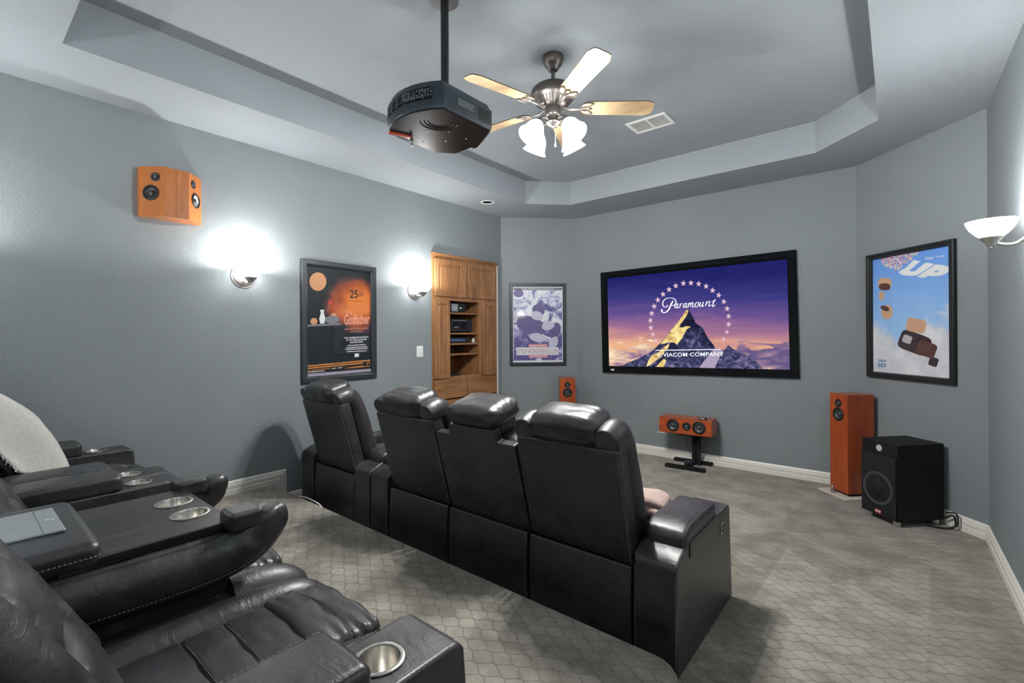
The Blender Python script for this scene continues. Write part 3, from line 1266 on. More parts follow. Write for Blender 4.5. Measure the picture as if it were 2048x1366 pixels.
for k in range(5):
    a = 40 + 72 * k
    Mx = rot('Z', a)
    Mb = Mx @ tr(.0, 0, z(2.982)) @ rot('X', -12)
    b = MB()
    b.M = Mb
    pts = [(.205, -.050), (.190, -.028), (.190, .028), (.205, .050), (.235, .062), (.615, .071), (.662, .052), (.668, .030), (.668, -.030), (.662, -.052), (.615, -.071), (.235, -.062)]
    b.mi = 0
    b.prism(pts, 'z', .0, .0055)
    bl = b.build('blade', [M_BLADE, M_WALNUT], t, smooth=0)
    for p in bl.data.polygons:
        if abs(p.normal.dot((Mb.to_3x3() @ V((0, 0, 1))))) < .5 or p.normal.z > .5:
            p.material_index = 1
    b = MB()
    b.M = Mb
    zz = -.005
    b.tube([Mb.inverted() @ (Mx @ V((.060, 0, z(2.990)))), (.105, 0, -.010), (.150, 0, -.008), (.186, 0, zz)], .0085, 8, ell=(.7, 1.3))
    for s in (-1, 0, 1):
        if s:
            lp = spline([(.178, 0, zz), (.190, s * .040, zz), (.225, s * .058, zz), (.262, s * .052, zz), (.250, s * .030, zz), (.215, s * .010, zz), (.178, 0, zz)], 6)
        else:
            lp = spline([(.180, 0, zz), (.205, .016, zz), (.240, .012, zz), (.256, 0, zz), (.240, -.012, zz), (.205, -.016, zz), (.180, 0, zz)], 6)
        b.tube(lp, .0042, 6)
    b.build('blade_iron', M_BRONZE, bl, smooth=60)
for k in range(4):
    a = -103 + 90 * k
    Mx = rot('Z', a)
    b = MB()
    b.M = Mx
    b.tube(spline([(.035, 0, z(2.900)), (.075, 0, z(2.905)), (.105, 0, z(2.893)), (.120, 0, z(2.872)), (.124, 0, z(2.858))], 6), .0075, 10)
    arm = b.build('lamp_arm', M_BRONZE, t, smooth=60)
    Ms = Mx @ tr(.122, 0, z(2.862)) @ rot('Y', 180 - 34)
    b = MB()
    b.M = Ms
    b.lathe([(0, -.012), (.022, -.010), (.026, .0), (.028, .020), (.0, .020)], 28)
    b.build('socket', M_BRONZE, arm, smooth=60)
    b = MB()
    b.M = Ms
    b.lathe([(.027, .012), (.042, .030), (.056, .055), (.062, .080), (.066, .105), (.078, .128), (.084, .136), (.081, .137), (.074, .128), (.062, .106), (.058, .080), (.052, .056), (.038, .032), (.0, .022)], 40)
    b.build('glass_shade', M_FANGLASS, arm, smooth=180)
    FAN_W = 22
    p = Ms @ V((0, 0, .122))
    plight('bulb', p, FAN_W, .032, parent=arm)
for dx, dy, z0, z1, nm in ((.035, -.028, 2.895, 2.735, 'pull_chain'), (.062, .015, 2.89, 2.705, 'pull_chain')):
    b = MB()
    b.tube([(dx * .7, dy * .7, z(z0)), (dx, dy, z(z0 - .02)), (dx, dy, z(z1))], .0016, 6)
    b.M = tr(dx, dy, z(z1))
    b.mi = 1
    b.lathe([(0, .002), (.003, 0), (.007, -.022), (.006, -.028), (0, -.030)], 16)
    b.build(nm, [M_NICKEL, M_WHITE], t, smooth=60)

# ---------------------------------------------------------------- projector and its ceiling pole
PX, PY = -1.930, 1.774
t = thing('projector_pole', 'black ceiling pole holding the projector', 'pole', (PX, PY, 2.722))
b = MB()
b.cyl(.0225, .03, 3.322 - 2.722, 28)
b.build('tube', M_BLACK, t, smooth=40)
b = MB()
b.lathe([(0, .592), (.075, .592), (.075, .6045), (0, .6045)], 36)
b.build('flange', M_BLACK, t, smooth=40)
b = MB()
b.lathe([(0, 0), (.029, 0), (.029, .075), (.033, .078), (.033, .092), (.0225, .096)], 28)
b.tube([(-.034, -.006, .055), (-.028, -.003, .055)], .006, 8)
b.box(-.06, .06, -.05, .05, 0, .006)
b.build('coupler', M_BLACK, t, smooth=40)

t = thing('projector', 'black and slate projector hanging upside down from the ceiling pole', 'projector', (PX, PY, 2.578))
R0 = [(-1.697, 1.552), (-1.745, 1.520), (-1.800, 1.496), (-1.860, 1.478), (-1.920, 1.472), (-1.980, 1.476), (-2.040, 1.490), (-2.095, 1.515), (-2.135, 1.550), (-2.157, 1.600), (-2.160, 1.660), (-2.160, 1.915), (-2.077, 2.004), (-1.856, 1.994), (-1.726, 1.922), (-1.697, 1.900)]
out = [(x - PX, y - PY) for x, y in R0]


def ins(pts, k):
    cx = sum(p[0] for p in pts) / len(pts)
    cy = sum(p[1] for p in pts) / len(pts)
    return [(cx + (p[0] - cx) * k, cy + (p[1] - cy) * k) for p in pts]


def loft(b, layers):
    prev = None
    for pts, zz in layers:
        ring = [b.v((x, y, zz)) for x, y in pts]
        if prev:
            n = len(ring)
            for i in range(n):
                j = (i + 1) % n
                b.f([prev[i], prev[j], ring[j], ring[i]])
        else:
            b.f(ring[::-1])
        prev = ring
    b.f(prev)


b = MB()
loft(b, [(ins(out, .965), .0), (ins(out, .985), .004), (ins(out, .995), .012), (out, .022), (out, .105), (ins(out, .985), .112), (ins(out, .97), .114), (ins(out, .93), .140), (ins(out, .88), .1435)])
body = b.build('body', M_SLATE, t, smooth=30)
b = MB()
loft(b, [(ins(out, .955), -.003), (ins(out, .955), .002)])
und = b.build('underside_panel', M_GLOSS, t, smooth=30, bevel=.002)
# arcs, screws and slots on the underside
b = MB()
for r in (.055, .075, .098):
    b.tube([(.10 + r * math.cos(a), -.135 + r * math.sin(a), -.0035) for a in [math.radians(q) for q in range(60, 235, 12)]], .0025, 6)
b.build('moulded_arcs', M_BLACK, und, smooth=60)
for x, y in ((-.03, -.10), (-.05, .05), (.05, -.02), (.06, .10), (-.16, -.02)):
    b = MB()
    b.M = tr(x, y, -.006)
    b.lathe([(0, 0), (.0045, 0), (.0055, .003), (0, .0035)], 14)
    b.build('screw', M_CHROME, und)
# glossy rear band with the connector panel
b = MB()
band = [out[i] for i in range(1, 10)]
pr_ = [(x * 1.006, y * 1.006) for x, y in band]
for i in range(len(pr_) - 1):
    (xa, ya), (xb, yb) = pr_[i], pr_[i + 1]
    b.poly([(xa, ya, .048), (xb, yb, .048), (xb, yb, .106), (xa, ya, .106)])
b.build('connector_panel', M_GLOSS, t, smooth=180, solid=.002)
b = MB()
for i in range(1, 4):
    (xa, ya), (xb, yb) = pr_[i - 1], pr_[i]
    dx, dy = xb - xa, yb - ya
    L = math.hypot(dx, dy)
    nx, ny = dy / L, -dx / L
    if nx * xa + ny * ya < 0:
        nx, ny = -nx, -ny
    for r in range(7):
        for c in range(4):
            if random.random() < .8:
                u0 = (c + .12) / 4
                u1 = u0 + random.uniform(.08, .2)
                zz = .058 + r * .0062
                q = .0022
                b.poly([(xa + dx * u0 + nx * q, ya + dy * u0 + ny * q, zz), (xa + dx * u1 + nx * q, ya + dy * u1 + ny * q, zz), (xa + dx * u1 + nx * q, ya + dy * u1 + ny * q, zz + .0022), (xa + dx * u0 + nx * q, ya + dy * u0 + ny * q, zz + .0022)])
b.build('printed_marks', M_SILVERP, t, smooth=0, solid=.0004)
# side sticker and vent
b = MB()
xs = out[0][0] + .0006
b.box(xs - .0008, xs, 1.640 - PY, 1.775 - PY, .045, .090)
b.mi = 1
for r in range(6):
    y0 = 1.648 - PY
    while y0 < 1.75 - PY:
        L = random.uniform(.008, .026)
        b.box(xs, xs + .0004, y0, min(y0 + L, 1.770 - PY), .051 + r * .006, .0528 + r * .006)
        y0 += L + .005
b.build('rating_sticker', [M_SLATE, M_SILVERP], t, smooth=0)
b = MB()
for i in range(8):
    b.box(xs - .001, xs + .0012, 1.800 - PY, 1.895 - PY, .030 + .009 * i, .034 + .009 * i)
b.build('side_vent', M_BLACK, t, smooth=0)
b = MB()
Mo = tr(-2.105 - PX, 1.600 - PY, -.0065) @ rot('Z', 70)
b.rbox((.062, .012, .006), .004, (0, 0, 0), 4, 2, None, Mo)
b.build('filter_door', flat('orange_red_plastic', (.55, .07, .02), .3), t, smooth=180)
b = MB()
b.M = tr(-2.128 - PX, 1.700 - PY, 0)
b.lathe([(0, -.034), (.006, -.033), (.009, -.024), (.006, -.018), (.008, -.012), (.008, 0)], 18)
b.build('adjustable_foot', M_NICKEL, t, smooth=50)
b = MB()
b.M = frame((-1.93 - PX, 2.000 - PY, .062), (1, 0, 0), (0, 0, 1), (0, 1, 0))
b.lathe([(.062, -.03), (.062, .012), (.056, .016), (.048, .006), (.044, -.004)], 40)
b.mi = 1
b.lathe([(.044, -.004), (.03, .004), (0, .007)], 40)
b.build('lens', [M_BLACK, M_GLOSS], t, smooth=50)

# ---------------------------------------------------------------- ceiling vent and downlight
t = thing('ceiling_vent', 'white ceiling air vent beside the fan on tray ceiling', 'vent', (-1.673, 3.965, ZT), 0)
b = MB()
for x0, x1, y0, y1 in ((-.178, .178, -.127, -.100), (-.178, .178, .100, .127), (-.178, -.150, -.10, .10), (.150, .178, -.10, .10), (-.006, .006, -.10, .10)):
    b.box(x0, x1, y0, y1, -.010, -.0005)
b.build('frame', M_WHITE, t, bevel=.002)
b = MB()
b.box(-.15, .15, -.10, .10, -.002, -.0005)
b.build('backing', M_BLACKM, t)
b = MB()
for i in range(15):
    y = -.094 + i * .0134
    for x0, x1 in ((-.15, -.006), (.006, .15)):
        b.M = tr(0, y, -.006) @ rot('X', 35)
        b.box(x0, x1, -.0052, .0052, -.0008, .0008)
b.build('louvres', M_WHITE, t, smooth=0)

t = thing('recessed_downlight', 'white ringed recessed ceiling downlight above the wooden cabinet', 'ceiling light', (CAN[0], CAN[1], ZS))
b = MB()
b.lathe([(.060, .002), (.060, -.002), (.064, -.005), (.080, -.004), (.083, -.0005), (.066, -.0002)], 44, True)
b.build('trim_ring', M_WHITE, t, smooth=60)
b = MB()
b.lathe([(.064, -.0005), (.060, .03), (.045, .085), (0, .10)], 40)
b.build('baffle', M_BLACKM, t, smooth=180)
b = MB()
b.M = tr(0, 0, .03)
b.lathe([(.046, .02), (.045, .0), (.038, -.006), (0, -.008)], 36)
b.build('lamp', M_NICKEL, t, smooth=50)

# ---------------------------------------------------------------- light switch
t = thing('light_switch', 'white double light switch plate between the orange poster and wooden cabinet', 'light switch', (XL, 3.377, 1.292))
b = MB()
b.rbox((.003, .045, .062), .0028, (0, 0, 0), 3, 2, None, tr(.003, 0, 0))
b.build('plate', M_WHITE, t, smooth=50)
for y in (-.019, .019):
    b = MB()
    b.rbox((.003, .010, .028), .002, (0, 0, 0), 3, 2, None, tr(.0065, y, 0) @ rot('Y', 4))
    b.build('rocker', M_WHITE, t, smooth=50)
# white cable along the foot of the platform
b = MB()
b.tube(spline([(-4.05, 1.830, .118), (-3.90, 1.815, .150), (-3.70, 1.803, .192), (-3.58, 1.800, .211), (-3.46, 1.800, .210), (-3.36, 1.801, .199), (-3.28, 1.802, .15), (-3.24, 1.803, .03)], 8), .0045, 8)
tag(b.build('cable', M_WHITE, None, smooth=180), 'white cable along the platform edge behind the front row recliner', 'cable')
# ---------------------------------------------------------------- built-in cabinet in the left wall
t = thing('built_in_cabinet', 'tall built-in wooden media cabinet set into the wall with open shelves of electronics', 'cabinet', (XL, 0, 0))
Y0, Y1 = 3.562, 4.658
OPY0, OPY1, OPZ0, OPZ1 = 3.832, 4.335, .978, 1.884
DEP = .46
b = MB()
# carcass: sides, back, top, floor of the shelf bay
b.box(-DEP, -.005, Y0, Y0 + .02, 0.0, 2.392)
b.box(-DEP, -.005, Y1 - .02, Y1, 0.0, 2.392)
b.box(-DEP - .02, -DEP, Y0, Y1, 0.0, 2.392)
b.box(-DEP, -.005, Y0, Y1, 2.372, 2.392)
b.box(-DEP, -.005, OPY0 - .02, OPY0, OPZ0 - .02, OPZ1 + .02)
b.box(-DEP, -.005, OPY1, OPY1 + .02, OPZ0 - .02, OPZ1 + .02)
b.box(-DEP, -.005, OPY0 - .02, OPY1 + .02, OPZ0 - .022, OPZ0)
b.box(-DEP, -.005, OPY0 - .02, OPY1 + .02, OPZ1, OPZ1 + .02)
b.build('carcass', M_MAPLE, t, smooth=0)
b = MB()
# face frame
for y0, y1, z0, z1 in ((Y0 - .012, 3.592, 0, 2.395), (4.634, Y1 + .010, 0, 2.395), (3.592, 4.634, 2.350, 2.395), (3.592, 4.634, OPZ1 - .004, 1.932), (3.592, 4.634, .925, OPZ0 - .002),
                       (3.592, OPY0, .978, OPZ1), (OPY1, 4.634, .978, OPZ1), (3.592, 4.634, 0, .10), (4.088, 4.114, .10, .925), (4.090, 4.128, 1.932, 2.35)):
    b.box(-.005, .008, y0, y1, z0, z1)
b.build('face_frame', M_MAPLE, t, bevel=.0015)
b = MB()
prof = [(0, 2.385), (.014, 2.385), (.018, 2.394), (.020, 2.404), (.030, 2.412), (.032, 2.420), (0, 2.420)]
b.prism(prof, 'y', Y0 - .020, Y1 + .020)
b.build('crown_moulding', M_MAPLEH, t, bevel=.001)
b = MB()
b.box(0, .010, Y1 + .010, Y1 + .036, .11, 2.385)
b.build('side_trim', M_TRIM, t, bevel=.002)


def door(y0, y1, z0, z1, rail=.055):
    """raised-panel door"""
    b = MB()
    x0, x1 = .008, .027
    b.box(x0, x1, y0, y0 + rail, z0, z1)
    b.box(x0, x1, y1 - rail, y1, z0, z1)
    b.box(x0, x1, y0 + rail, y1 - rail, z0, z0 + rail)
    b.box(x0, x1, y0 + rail, y1 - rail, z1 - rail, z1)
    d = b.build('door', M_MAPLE, t, bevel=.003, seg=2)
    b = MB()
    w = min(.032, (y1 - y0 - 2 * rail) * .3)
    ri = [[], [], [], []]
    lv = ((-.001, .014), (.004, .0145), (.010, .016), (w, .0245))
    rings = []
    for ofs, x in lv:
        a0, a1, c0, c1 = y0 + rail + ofs, y1 - rail - ofs, z0 + rail + ofs, z1 - rail - ofs
        rings.append([b.v((x, *q)) for q in ((a0, c0), (a1, c0), (a1, c1), (a0, c1))])
    for A, B in zip(rings, rings[1:]):
        for i in range(4):
            j = (i + 1) % 4
            b.f([A[i], A[j], B[j], B[i]])
    b.f(rings[-1])
    b.build('raised_panel', M_MAPLE, d, smooth=20)


door(3.588, 4.104, 1.925, 2.358)
door(4.128, 4.640, 1.928, 2.356)
door(3.570, 3.812, .966, 1.886, .052)
door(4.386, 4.640, .956, 1.888, .052)
for z0, z1 in ((.722, .944), (.492, .708), (.262, .478), (.108, .248)):
    for y0, y1 in ((3.570, 4.094), (4.108, 4.640)):
        b = MB()
        b.box(.008, .028, y0, y1, z0, z1)
        b.build('drawer', M_MAPLEH, t, bevel=.006, seg=3)
for zz in (1.745, 1.500, 1.374, 1.247):
    b = MB()
    b.box(-DEP + .002, -.012, OPY0 + .001, OPY1 - .001, zz - .020, zz)
    b.build('shelf', M_MAPLEH, t, bevel=.002)

# electronics on the shelves
t = thing('amplifier', 'black amplifier with a pale glass window on top shelf of the cabinet', 'amplifier', (XL - .05, 3.995, 1.7455))
b = MB()
b.box(-.30, 0, -.155, .155, .006, .118)
b.build('case', M_BLACK, t, bevel=.003)
b = MB()
b.box(0, .002, -.085, .020, .016, .106)
b.mi = 1
b.box(.002, .0026, -.070, .005, .058, .063)
b.build('glass_window', [M_SILVERP, M_WHITE], t, smooth=0)
b = MB()
b.box(0, .002, .050, .085, .055, .062)
b.build('status_light', glow('green_status_light', (.3, .9, .2), .5), t, smooth=0)
for y in (-.12, .12):
    for x in (-.26, -.04):
        b = MB()
        b.box(x - .02, x + .02, y - .015, y + .015, 0, .007)
        b.build('foot', M_BLACKM, t)

t = thing('av_receiver', 'large black receiver with knobs on second shelf of the cabinet', 'receiver', (XL - .05, 4.050, 1.5005))
b = MB()
b.box(-.34, 0, -.215, .215, .012, .165)
b.build('case', M_BLACK, t, bevel=.006, seg=3)
for y, zz, r in ((-.165, .112, .019), (.165, .120, .012), (.165, .050, .012)):
    b = MB()
    b.M = frame((0, y, zz), (0, 1, 0), (0, 0, 1), (1, 0, 0))
    b.lathe([(r, 0), (r, .010), (r * .85, .014), (0, .014)], 28)
    b.build('knob', M_SLATE, t, smooth=40)
b = MB()
b.box(0, .0015, -.115, -.005, .085, .140)
b.build('display_window', M_GLOSS, t, smooth=0)
b = MB()
b.box(0, .0015, .01, .12, .045, .140)
b.build('display_window', M_GLOSS, t, smooth=0)
for i in range(11):
    b = MB()
    b.box(.0, .0022, -.115 + i * .0215, -.100 + i * .0215, .147, .155)
    b.build('button', M_SILVERP, t, smooth=0)
for i in range(3):
    b = MB()
    b.box(.0, .0022, -.095 + i * .026, -.077 + i * .026, .062, .073)
    b.build('button', M_SILVERP, t, smooth=0)
for y in (-.17, .17):
    for x in (-.30, -.04):
        b = MB()
        b.box(x - .02, x + .02, y - .02, y + .02, 0, .013)
        b.build('foot', M_BLACKM, t)

t = thing('disc_player', 'slim black disc player with blue front panel on third shelf of the cabinet', 'disc player', (XL - .05, 4.032, 1.3745))
b = MB()
b.box(-.25, 0, -.195, .195, .004, .068)
b.build('case', M_BLACK, t, bevel=.004)
b = MB()
b.box(0, .0018, -.170, .105, .022, .050)
b.mi = 1
b.box(.0018, .0024, -.03, -.012, .030, .042)
b.build('front_panel', [flat('blue_smoked_panel', (.035, .10, .22), .25), M_SILVERP], t, smooth=0)
t = thing('white_gadget', 'small white gadget at right end of the disc player shelf', 'gadget', (XL - .035, 4.268, 1.3745))
b = MB()
b.rbox((.015, .016, .028), .008, (0, 0, 0), 5, 3, None, tr(0, 0, .028))
b.build('body', M_WHITE, t, smooth=180)
b = MB()
b.box(.0145, .016, -.008, .008, .030, .046)
b.build('dark_window', M_SLATE, t)
t = thing('router', 'flat black box with a cable on bottom shelf of the cabinet', 'router', (XL - .08, 3.945, .9785))
b = MB()
b.box(-.16, .02, -.10, .11, .0, .024)
b.build('case', M_BLACK, t, bevel=.003)
b = MB()
b.tube(spline([(-.02, -.09, .03), (-.03, -.03, .062), (-.06, .03, .045), (-.04, .07, .03)], 8), .005, 7)
b.build('cable', M_BLACK, t)
# ---------------------------------------------------------------- pictures and the projection screen
def homog(src, dst):
    A = []
    for (x, y), (u, w) in zip(src, dst):
        A.append([x, y, 1, 0, 0, 0, -u * x, -u * y, -u])
        A.append([0, 0, 0, x, y, 1, -w * x, -w * y, -w])
    h = np.linalg.svd(np.array(A, float))[2][-1].reshape(3, 3)

    def f(x, y):
        a = h @ np.array([x, y, 1.0])
        return a[0] / a[2], a[1] / a[2]
    return f


class Art:
    """flat printed layers on a sheet: O lower-left corner, U right, N towards the room.
    Layout points are measured on a skewed view of the sheet with corners TL,TR,BR,BL."""

    def __init__(s, O, U, N, W, H, quad, up=V((0, 0, 1))):
        s.O, s.U, s.N, s.W, s.H, s.up = V(O), V(U), V(N), W, H, V(up)
        s.q = homog(quad, ((0, 1), (1, 1), (1, 0), (0, 0)))
        s.vs, s.fs, s.ms, s.uv, s.mats = [], [], [], [], []

    def mi(s, m):
        if m not in s.mats:
            s.mats.append(m)
        return s.mats.index(m)

    def raw(s, uvs, m, layer):
        i0 = len(s.vs)
        for u, w in uvs:
            s.vs.append(s.O + s.U * (u * s.W) + s.up * (w * s.H) + s.N * (layer * .00035))
            s.uv.append((u, w))
        s.fs.append(list(range(i0, i0 + len(uvs))))
        s.ms.append(s.mi(m))

    def poly(s, pts, m, layer, clip=True):
        uv = [s.q(*p) for p in pts]
        if clip:
            uv = [(min(1, max(0, a)), min(1, max(0, b))) for a, b in uv]
        s.raw(uv, m, layer)

    def ell(s, c, rx, ry, m, layer, n=28, rot_=0, k=2.0):
        ca, sa = math.cos(rot_), math.sin(rot_)
        P = []
        for i in range(n):
            a = 2 * PI * i / n
            x = rx * math.copysign(abs(math.cos(a)) ** (2 / k), math.cos(a))
            y = ry * math.copysign(abs(math.sin(a)) ** (2 / k), math.sin(a))
            P.append((c[0] + x * ca - y * sa, c[1] + x * sa + y * ca))
        s.poly(P, m, layer)

    def text(s, body, p0, p1, p2, m, layer, shear=0, bold=0, spacing=1):
        """text fitted to the parallelogram p0 (baseline left), p1 (baseline right), p2 (cap height left)"""
        cu = bpy.data.curves.new('t', 'FONT')
        cu.body = body
        cu.shear = shear
        cu.offset = bold
        cu.space_character = spacing
        cu.resolution_u = 3
        ob = bpy.data.objects.new('t', cu)
        C.objects.link(ob)
        bpy.context.view_layer.update()
        me = bpy.data.meshes.new_from_object(ob.evaluated_get(bpy.context.evaluated_depsgraph_get()))
        co = [v.co.copy() for v in me.vertices]
        x0 = min(c.x for c in co)
        x1 = max(c.x for c in co)
        cap = .70
        a, b_, c_ = [s.q(*p) for p in (p0, p1, p2)]
        for p in me.polygons:
            uvs = []
            for vi in p.vertices:
                t = (co[vi].x - x0) / (x1 - x0)
                h = co[vi].y / cap
                uvs.append((a[0] + (b_[0] - a[0]) * t + (c_[0] - a[0]) * h, a[1] + (b_[1] - a[1]) * t + (c_[1] - a[1]) * h))
            s.raw(uvs, m, layer)
        bpy.data.objects.remove(ob)
        bpy.data.curves.remove(cu)
        bpy.data.meshes.remove(me)

    def stroke(s, pts, w, m, layer, thin=.4, sm=6):
        P = spline([(x, y, 0) for x, y in pts], sm)
        n = len(P)
        L, R = [], []
        for i, p in enumerate(P):
            d = (P[min(i + 1, n - 1)] - P[max(i - 1, 0)]).normalized()
            k = thin + (1 - thin) * abs(d.y) ** 1.5
            e = min(1, .35 + min(i, n - 1 - i) / 4)
            o = V((-d.y, d.x, 0)) * (w * k * e / 2)
            L.append(p + o)
            R.append(p - o)
        for i in range(n - 1):
            s.poly([(q.x, q.y) for q in (L[i], L[i + 1], R[i + 1], R[i])], m, layer)

    def star(s, c, r, m, layer, tilt=0):
        P = []
        for i in range(10):
            a = -PI / 2 + PI * i / 5 + tilt
            rr = r if i % 2 == 0 else r * .40
            P.append((c[0] + rr * math.cos(a) * .92, c[1] + rr * math.sin(a)))
        s.poly(P, m, layer)

    def build(s, name, parent):
        me = bpy.data.meshes.new(name)
        me.from_pydata([tuple(v) for v in s.vs], [], s.fs)
        for m in s.mats:
            me.materials.append(m)
        ul = me.uv_layers.new(name='UVMap')
        for p, mi in zip(me.polygons, s.ms):
            p.material_index = mi
            for li in p.loop_indices:
                ul.data[li].uv = s.uv[me.loops[li].vertex_index]
        o = bpy.data.objects.new(name, me)
        C.objects.link(o)
        o.parent = parent
        return o


def ink(name, col, rough=.35):
    return flat(name, col, rough, var=.02)


def picture_frame(root, O, U, N, W, H, prof, mat, up=V((0, 0, 1))):
    """prof: (inset from the outer edge, height off the wall)"""
    O, U, N = V(O), V(U), V(N)
    b = MB()
    rings = []
    for d, h in prof:
        rings.append([b.v(O + U * u + up * w + N * h) for u, w in ((d, d), (W - d, d), (W - d, H - d), (d, H - d))])
    for A, B in zip(rings, rings[1:]):
        for i in range(4):
            j = (i + 1) % 4
            b.f([A[i], A[j], B[j], B[i]])
    return b.build('frame', mat, root, smooth=20, bevel=.0012, seg=2)


def pane(root, O, U, N, W, H, up=V((0, 0, 1))):
    b = MB()
    O = V(O)
    for k in (0, .0018):
        pass
    P = [[b.v(O + U * u + up * w + N * k) for u, w in ((0, 0), (W, 0), (W, H), (0, H))] for k in (0, .0018)]
    b.f(P[0][::-1])
    b.f(P[1])
    for i in range(4):
        j = (i + 1) % 4
        b.f([P[0][i], P[0][j], P[1][j], P[1][i]])
    return b.build('glass', M_GLASS, root, smooth=0)


def uvmat(name, rough=.4):
    t = NT(name)
    sp = t.n('SeparateXYZ')
    t.l(t.tc.outputs['UV'], sp.inputs[0])
    t.set(rough=rough, spec=.3)
    return t, sp.outputs[0], sp.outputs[1]


# ---- 1 orange and black poster on the left wall
U, N = V((0, 1, 0)), V((1, 0, 0))
FO, FW, FH = V((XL, 2.030, 1.046)), .775, 1.116
t = thing('framed_poster', 'black-framed poster with orange glow hanging between two lit sconces', 'poster', (XL, 2.4175, 1.046), 0, 'framed posters')
rel = lambda p, t: V(p) - V(t.location)
picture_frame(t, rel(FO, t), U, N, FW, FH, [(0, .0005), (0, .024), (.006, .030), (.040, .030), (.054, .018), (.058, .010), (.058, .002)], M_FRAMEG)
z8 = lambda x, y: (580 + x / 4.71, 500 + y / 4.71)
a = Art(rel(FO + U * .056 + V((0, 0, .056)), t) + N * .0025, U, N, FW - .112, FH - .112, [z8(155, 130), z8(775, 195), z8(770, 1160 + 22), z8(155, 1195 + 2)])
nt, uu, vv = uvmat('poster_orange_glow')
dx = nt.math('MULTIPLY', nt.math('SUBTRACT', uu, .76), 1.9)
dy = nt.math('MULTIPLY', nt.math('SUBTRACT', vv, .67), 3.6)
nz = nt.noise(nt.coords((3, 4, 1), 'UV'), 1.3, 4, .5, .6)
rr = nt.math('SQRT', nt.math('ADD', nt.math('MULTIPLY', dx, dx), nt.math('MULTIPLY', dy, dy)))
g = nt.math('SUBTRACT', nt.math('ADD', 1.02, nt.math('MULTIPLY', nt.math('SUBTRACT', nz, .5), .75)), rr)
nt.base(nt.ramp(g, [(.0, (.012, .017, .021)), (.16, (.075, .032, .035)), (.40, (.40, .088, .022)), (.66, (.72, .21, .045))]))
MG = nt.m
Q = [z8(155, 130), z8(775, 195), z8(770, 1182), z8(155, 1197)]
a.poly(Q, MG, 0)
I_TAN, I_WHT, I_BLK = ink('ink_tan', (.62, .30, .14)), ink('ink_white', (.78, .78, .80)), ink('ink_black', (.012, .012, .014))
I_DRK = ink('ink_charcoal', (.016, .023, .027))
I_ORG, I_SAL, I_RED, I_GRY, I_LAV = ink('ink_orange', (.72, .28, .06)), ink('ink_salmon', (.78, .33, .20)), ink('ink_red', (.62, .05, .05)), ink('ink_grey', (.20, .20, .24)), ink('ink_lavender', (.36, .32, .40))
# a plain arrangement of soft shapes stands in for the picture
a.ell(z8(262, 285), 17, 19, I_TAN, 2)
a.poly([z8(*p) for p in ((278, 560), (322, 556), (314, 580), (330, 640), (322, 690), (282, 692), (272, 645), (288, 584))], I_WHT, 2)
a.ell(z8(378, 488), 3.6, 4.4, I_RED, 2)
a.stroke([z8(372, 505), z8(352, 560), z8(312, 610)], .8, I_GRY, 2, .9)
a.ell(z8(395, 655), 15, 8, I_GRY, 4)
a.ell(z8(222, 668), 7, 7, I_TAN, 3)
a.ell(z8(410, 618), 6, 6, I_TAN, 3)
a.poly([z8(*p) for p in ((160, 700), (480, 690), (480, 708), (160, 718))], I_GRY, 1)
a.text('25', z8(567, 447), z8(648, 443), z8(567, 370), I_BLK, 3, bold=.012)
a.text('th', z8(655, 430), z8(697, 431), z8(655, 392), I_BLK, 3, shear=.4)
a.text('ANNIVERSARY', z8(552, 478), z8(700, 486), z8(552, 466), ink('ink_brown', (.16, .04, .01)), 3, spacing=1.3)
a.text('The', z8(520, 600), z8(592, 603), z8(520, 560), I_SAL, 3, bold=.01)
a.text('Godfather', z8(510, 706), z8(762, 700), z8(510, 607), I_SAL, 3, bold=.03)
a.text('AVAILABLE ON VIDEOCASSETTE', z8(514, 758), z8(746, 755), z8(514, 743), I_SAL, 3)
a.text('AND LASERDISC', z8(572, 784), z8(690, 782), z8(572, 769), I_SAL, 3)
a.text('NEW COMMEMORATIVE EDITION', z8(512, 845), z8(746, 841), z8(512, 828), I_WHT, 3, bold=.015)
a.text('OF THE THREE GODFATHER', z8(530, 867), z8(730, 864), z8(530, 851), I_WHT, 3, bold=.015)
a.text('FILMS FEATURING', z8(566, 889), z8(694, 886), z8(566, 873), I_WHT, 3, bold=.015)


def scribble(a, p0, p1, h, m, layer, q, step=7):
    """an unreadable line of print: a row of small dashes"""
    x = p0[0]
    while x < p1[0]:
        w = random.uniform(step * .6, step * 2.2)
        tt = (x - p0[0]) / (p1[0] - p0[0])
        y = p0[1] + (p1[1] - p0[1]) * tt
        hh = h * random.uniform(.75, 1)
        a.poly([q(*p) for p in ((x, y), (min(x + w, p1[0]), y), (min(x + w, p1[0]), y - hh), (x, y - hh))], m, layer)
        x += w + step * .35


for y0, xa, xb in ((915, 540, 722), (936, 528, 732), (953, 518, 742), (975, 532, 728)):
    scribble(a, (xa, y0), (xb, y0 - 4), 9, I_WHT, 3, z8, 6)
a.poly([z8(*p) for p in ((610, 994), (652, 991), (652, 1024), (610, 1027))], I_WHT, 3)
for y0, y1, xa, xb, m in ((1100, 1070, 162, 762, I_ORG), (1122, 1094, 162, 690, I_ORG), (1143, 1128, 162, 370, I_ORG), (1135, 1118, 512, 690, I_ORG), (1156, 1150, 162, 320, I_WHT), (1132, 1128, 385, 430, I_WHT), (1128, 1124, 445, 490, I_WHT), (1136, 1124, 512, 762, I_ORG)):
    scribble(a, (xa, y0), (xb, y1), 15 if m is I_ORG and xb - xa > 200 and y0 < 1136 else 8, m, 3, z8, 6)
a.stroke([z8(730, 1110), z8(736, 1088), z8(746, 1082), z8(756, 1088), z8(760, 1106)], 1.3, I_ORG, 3, .9)
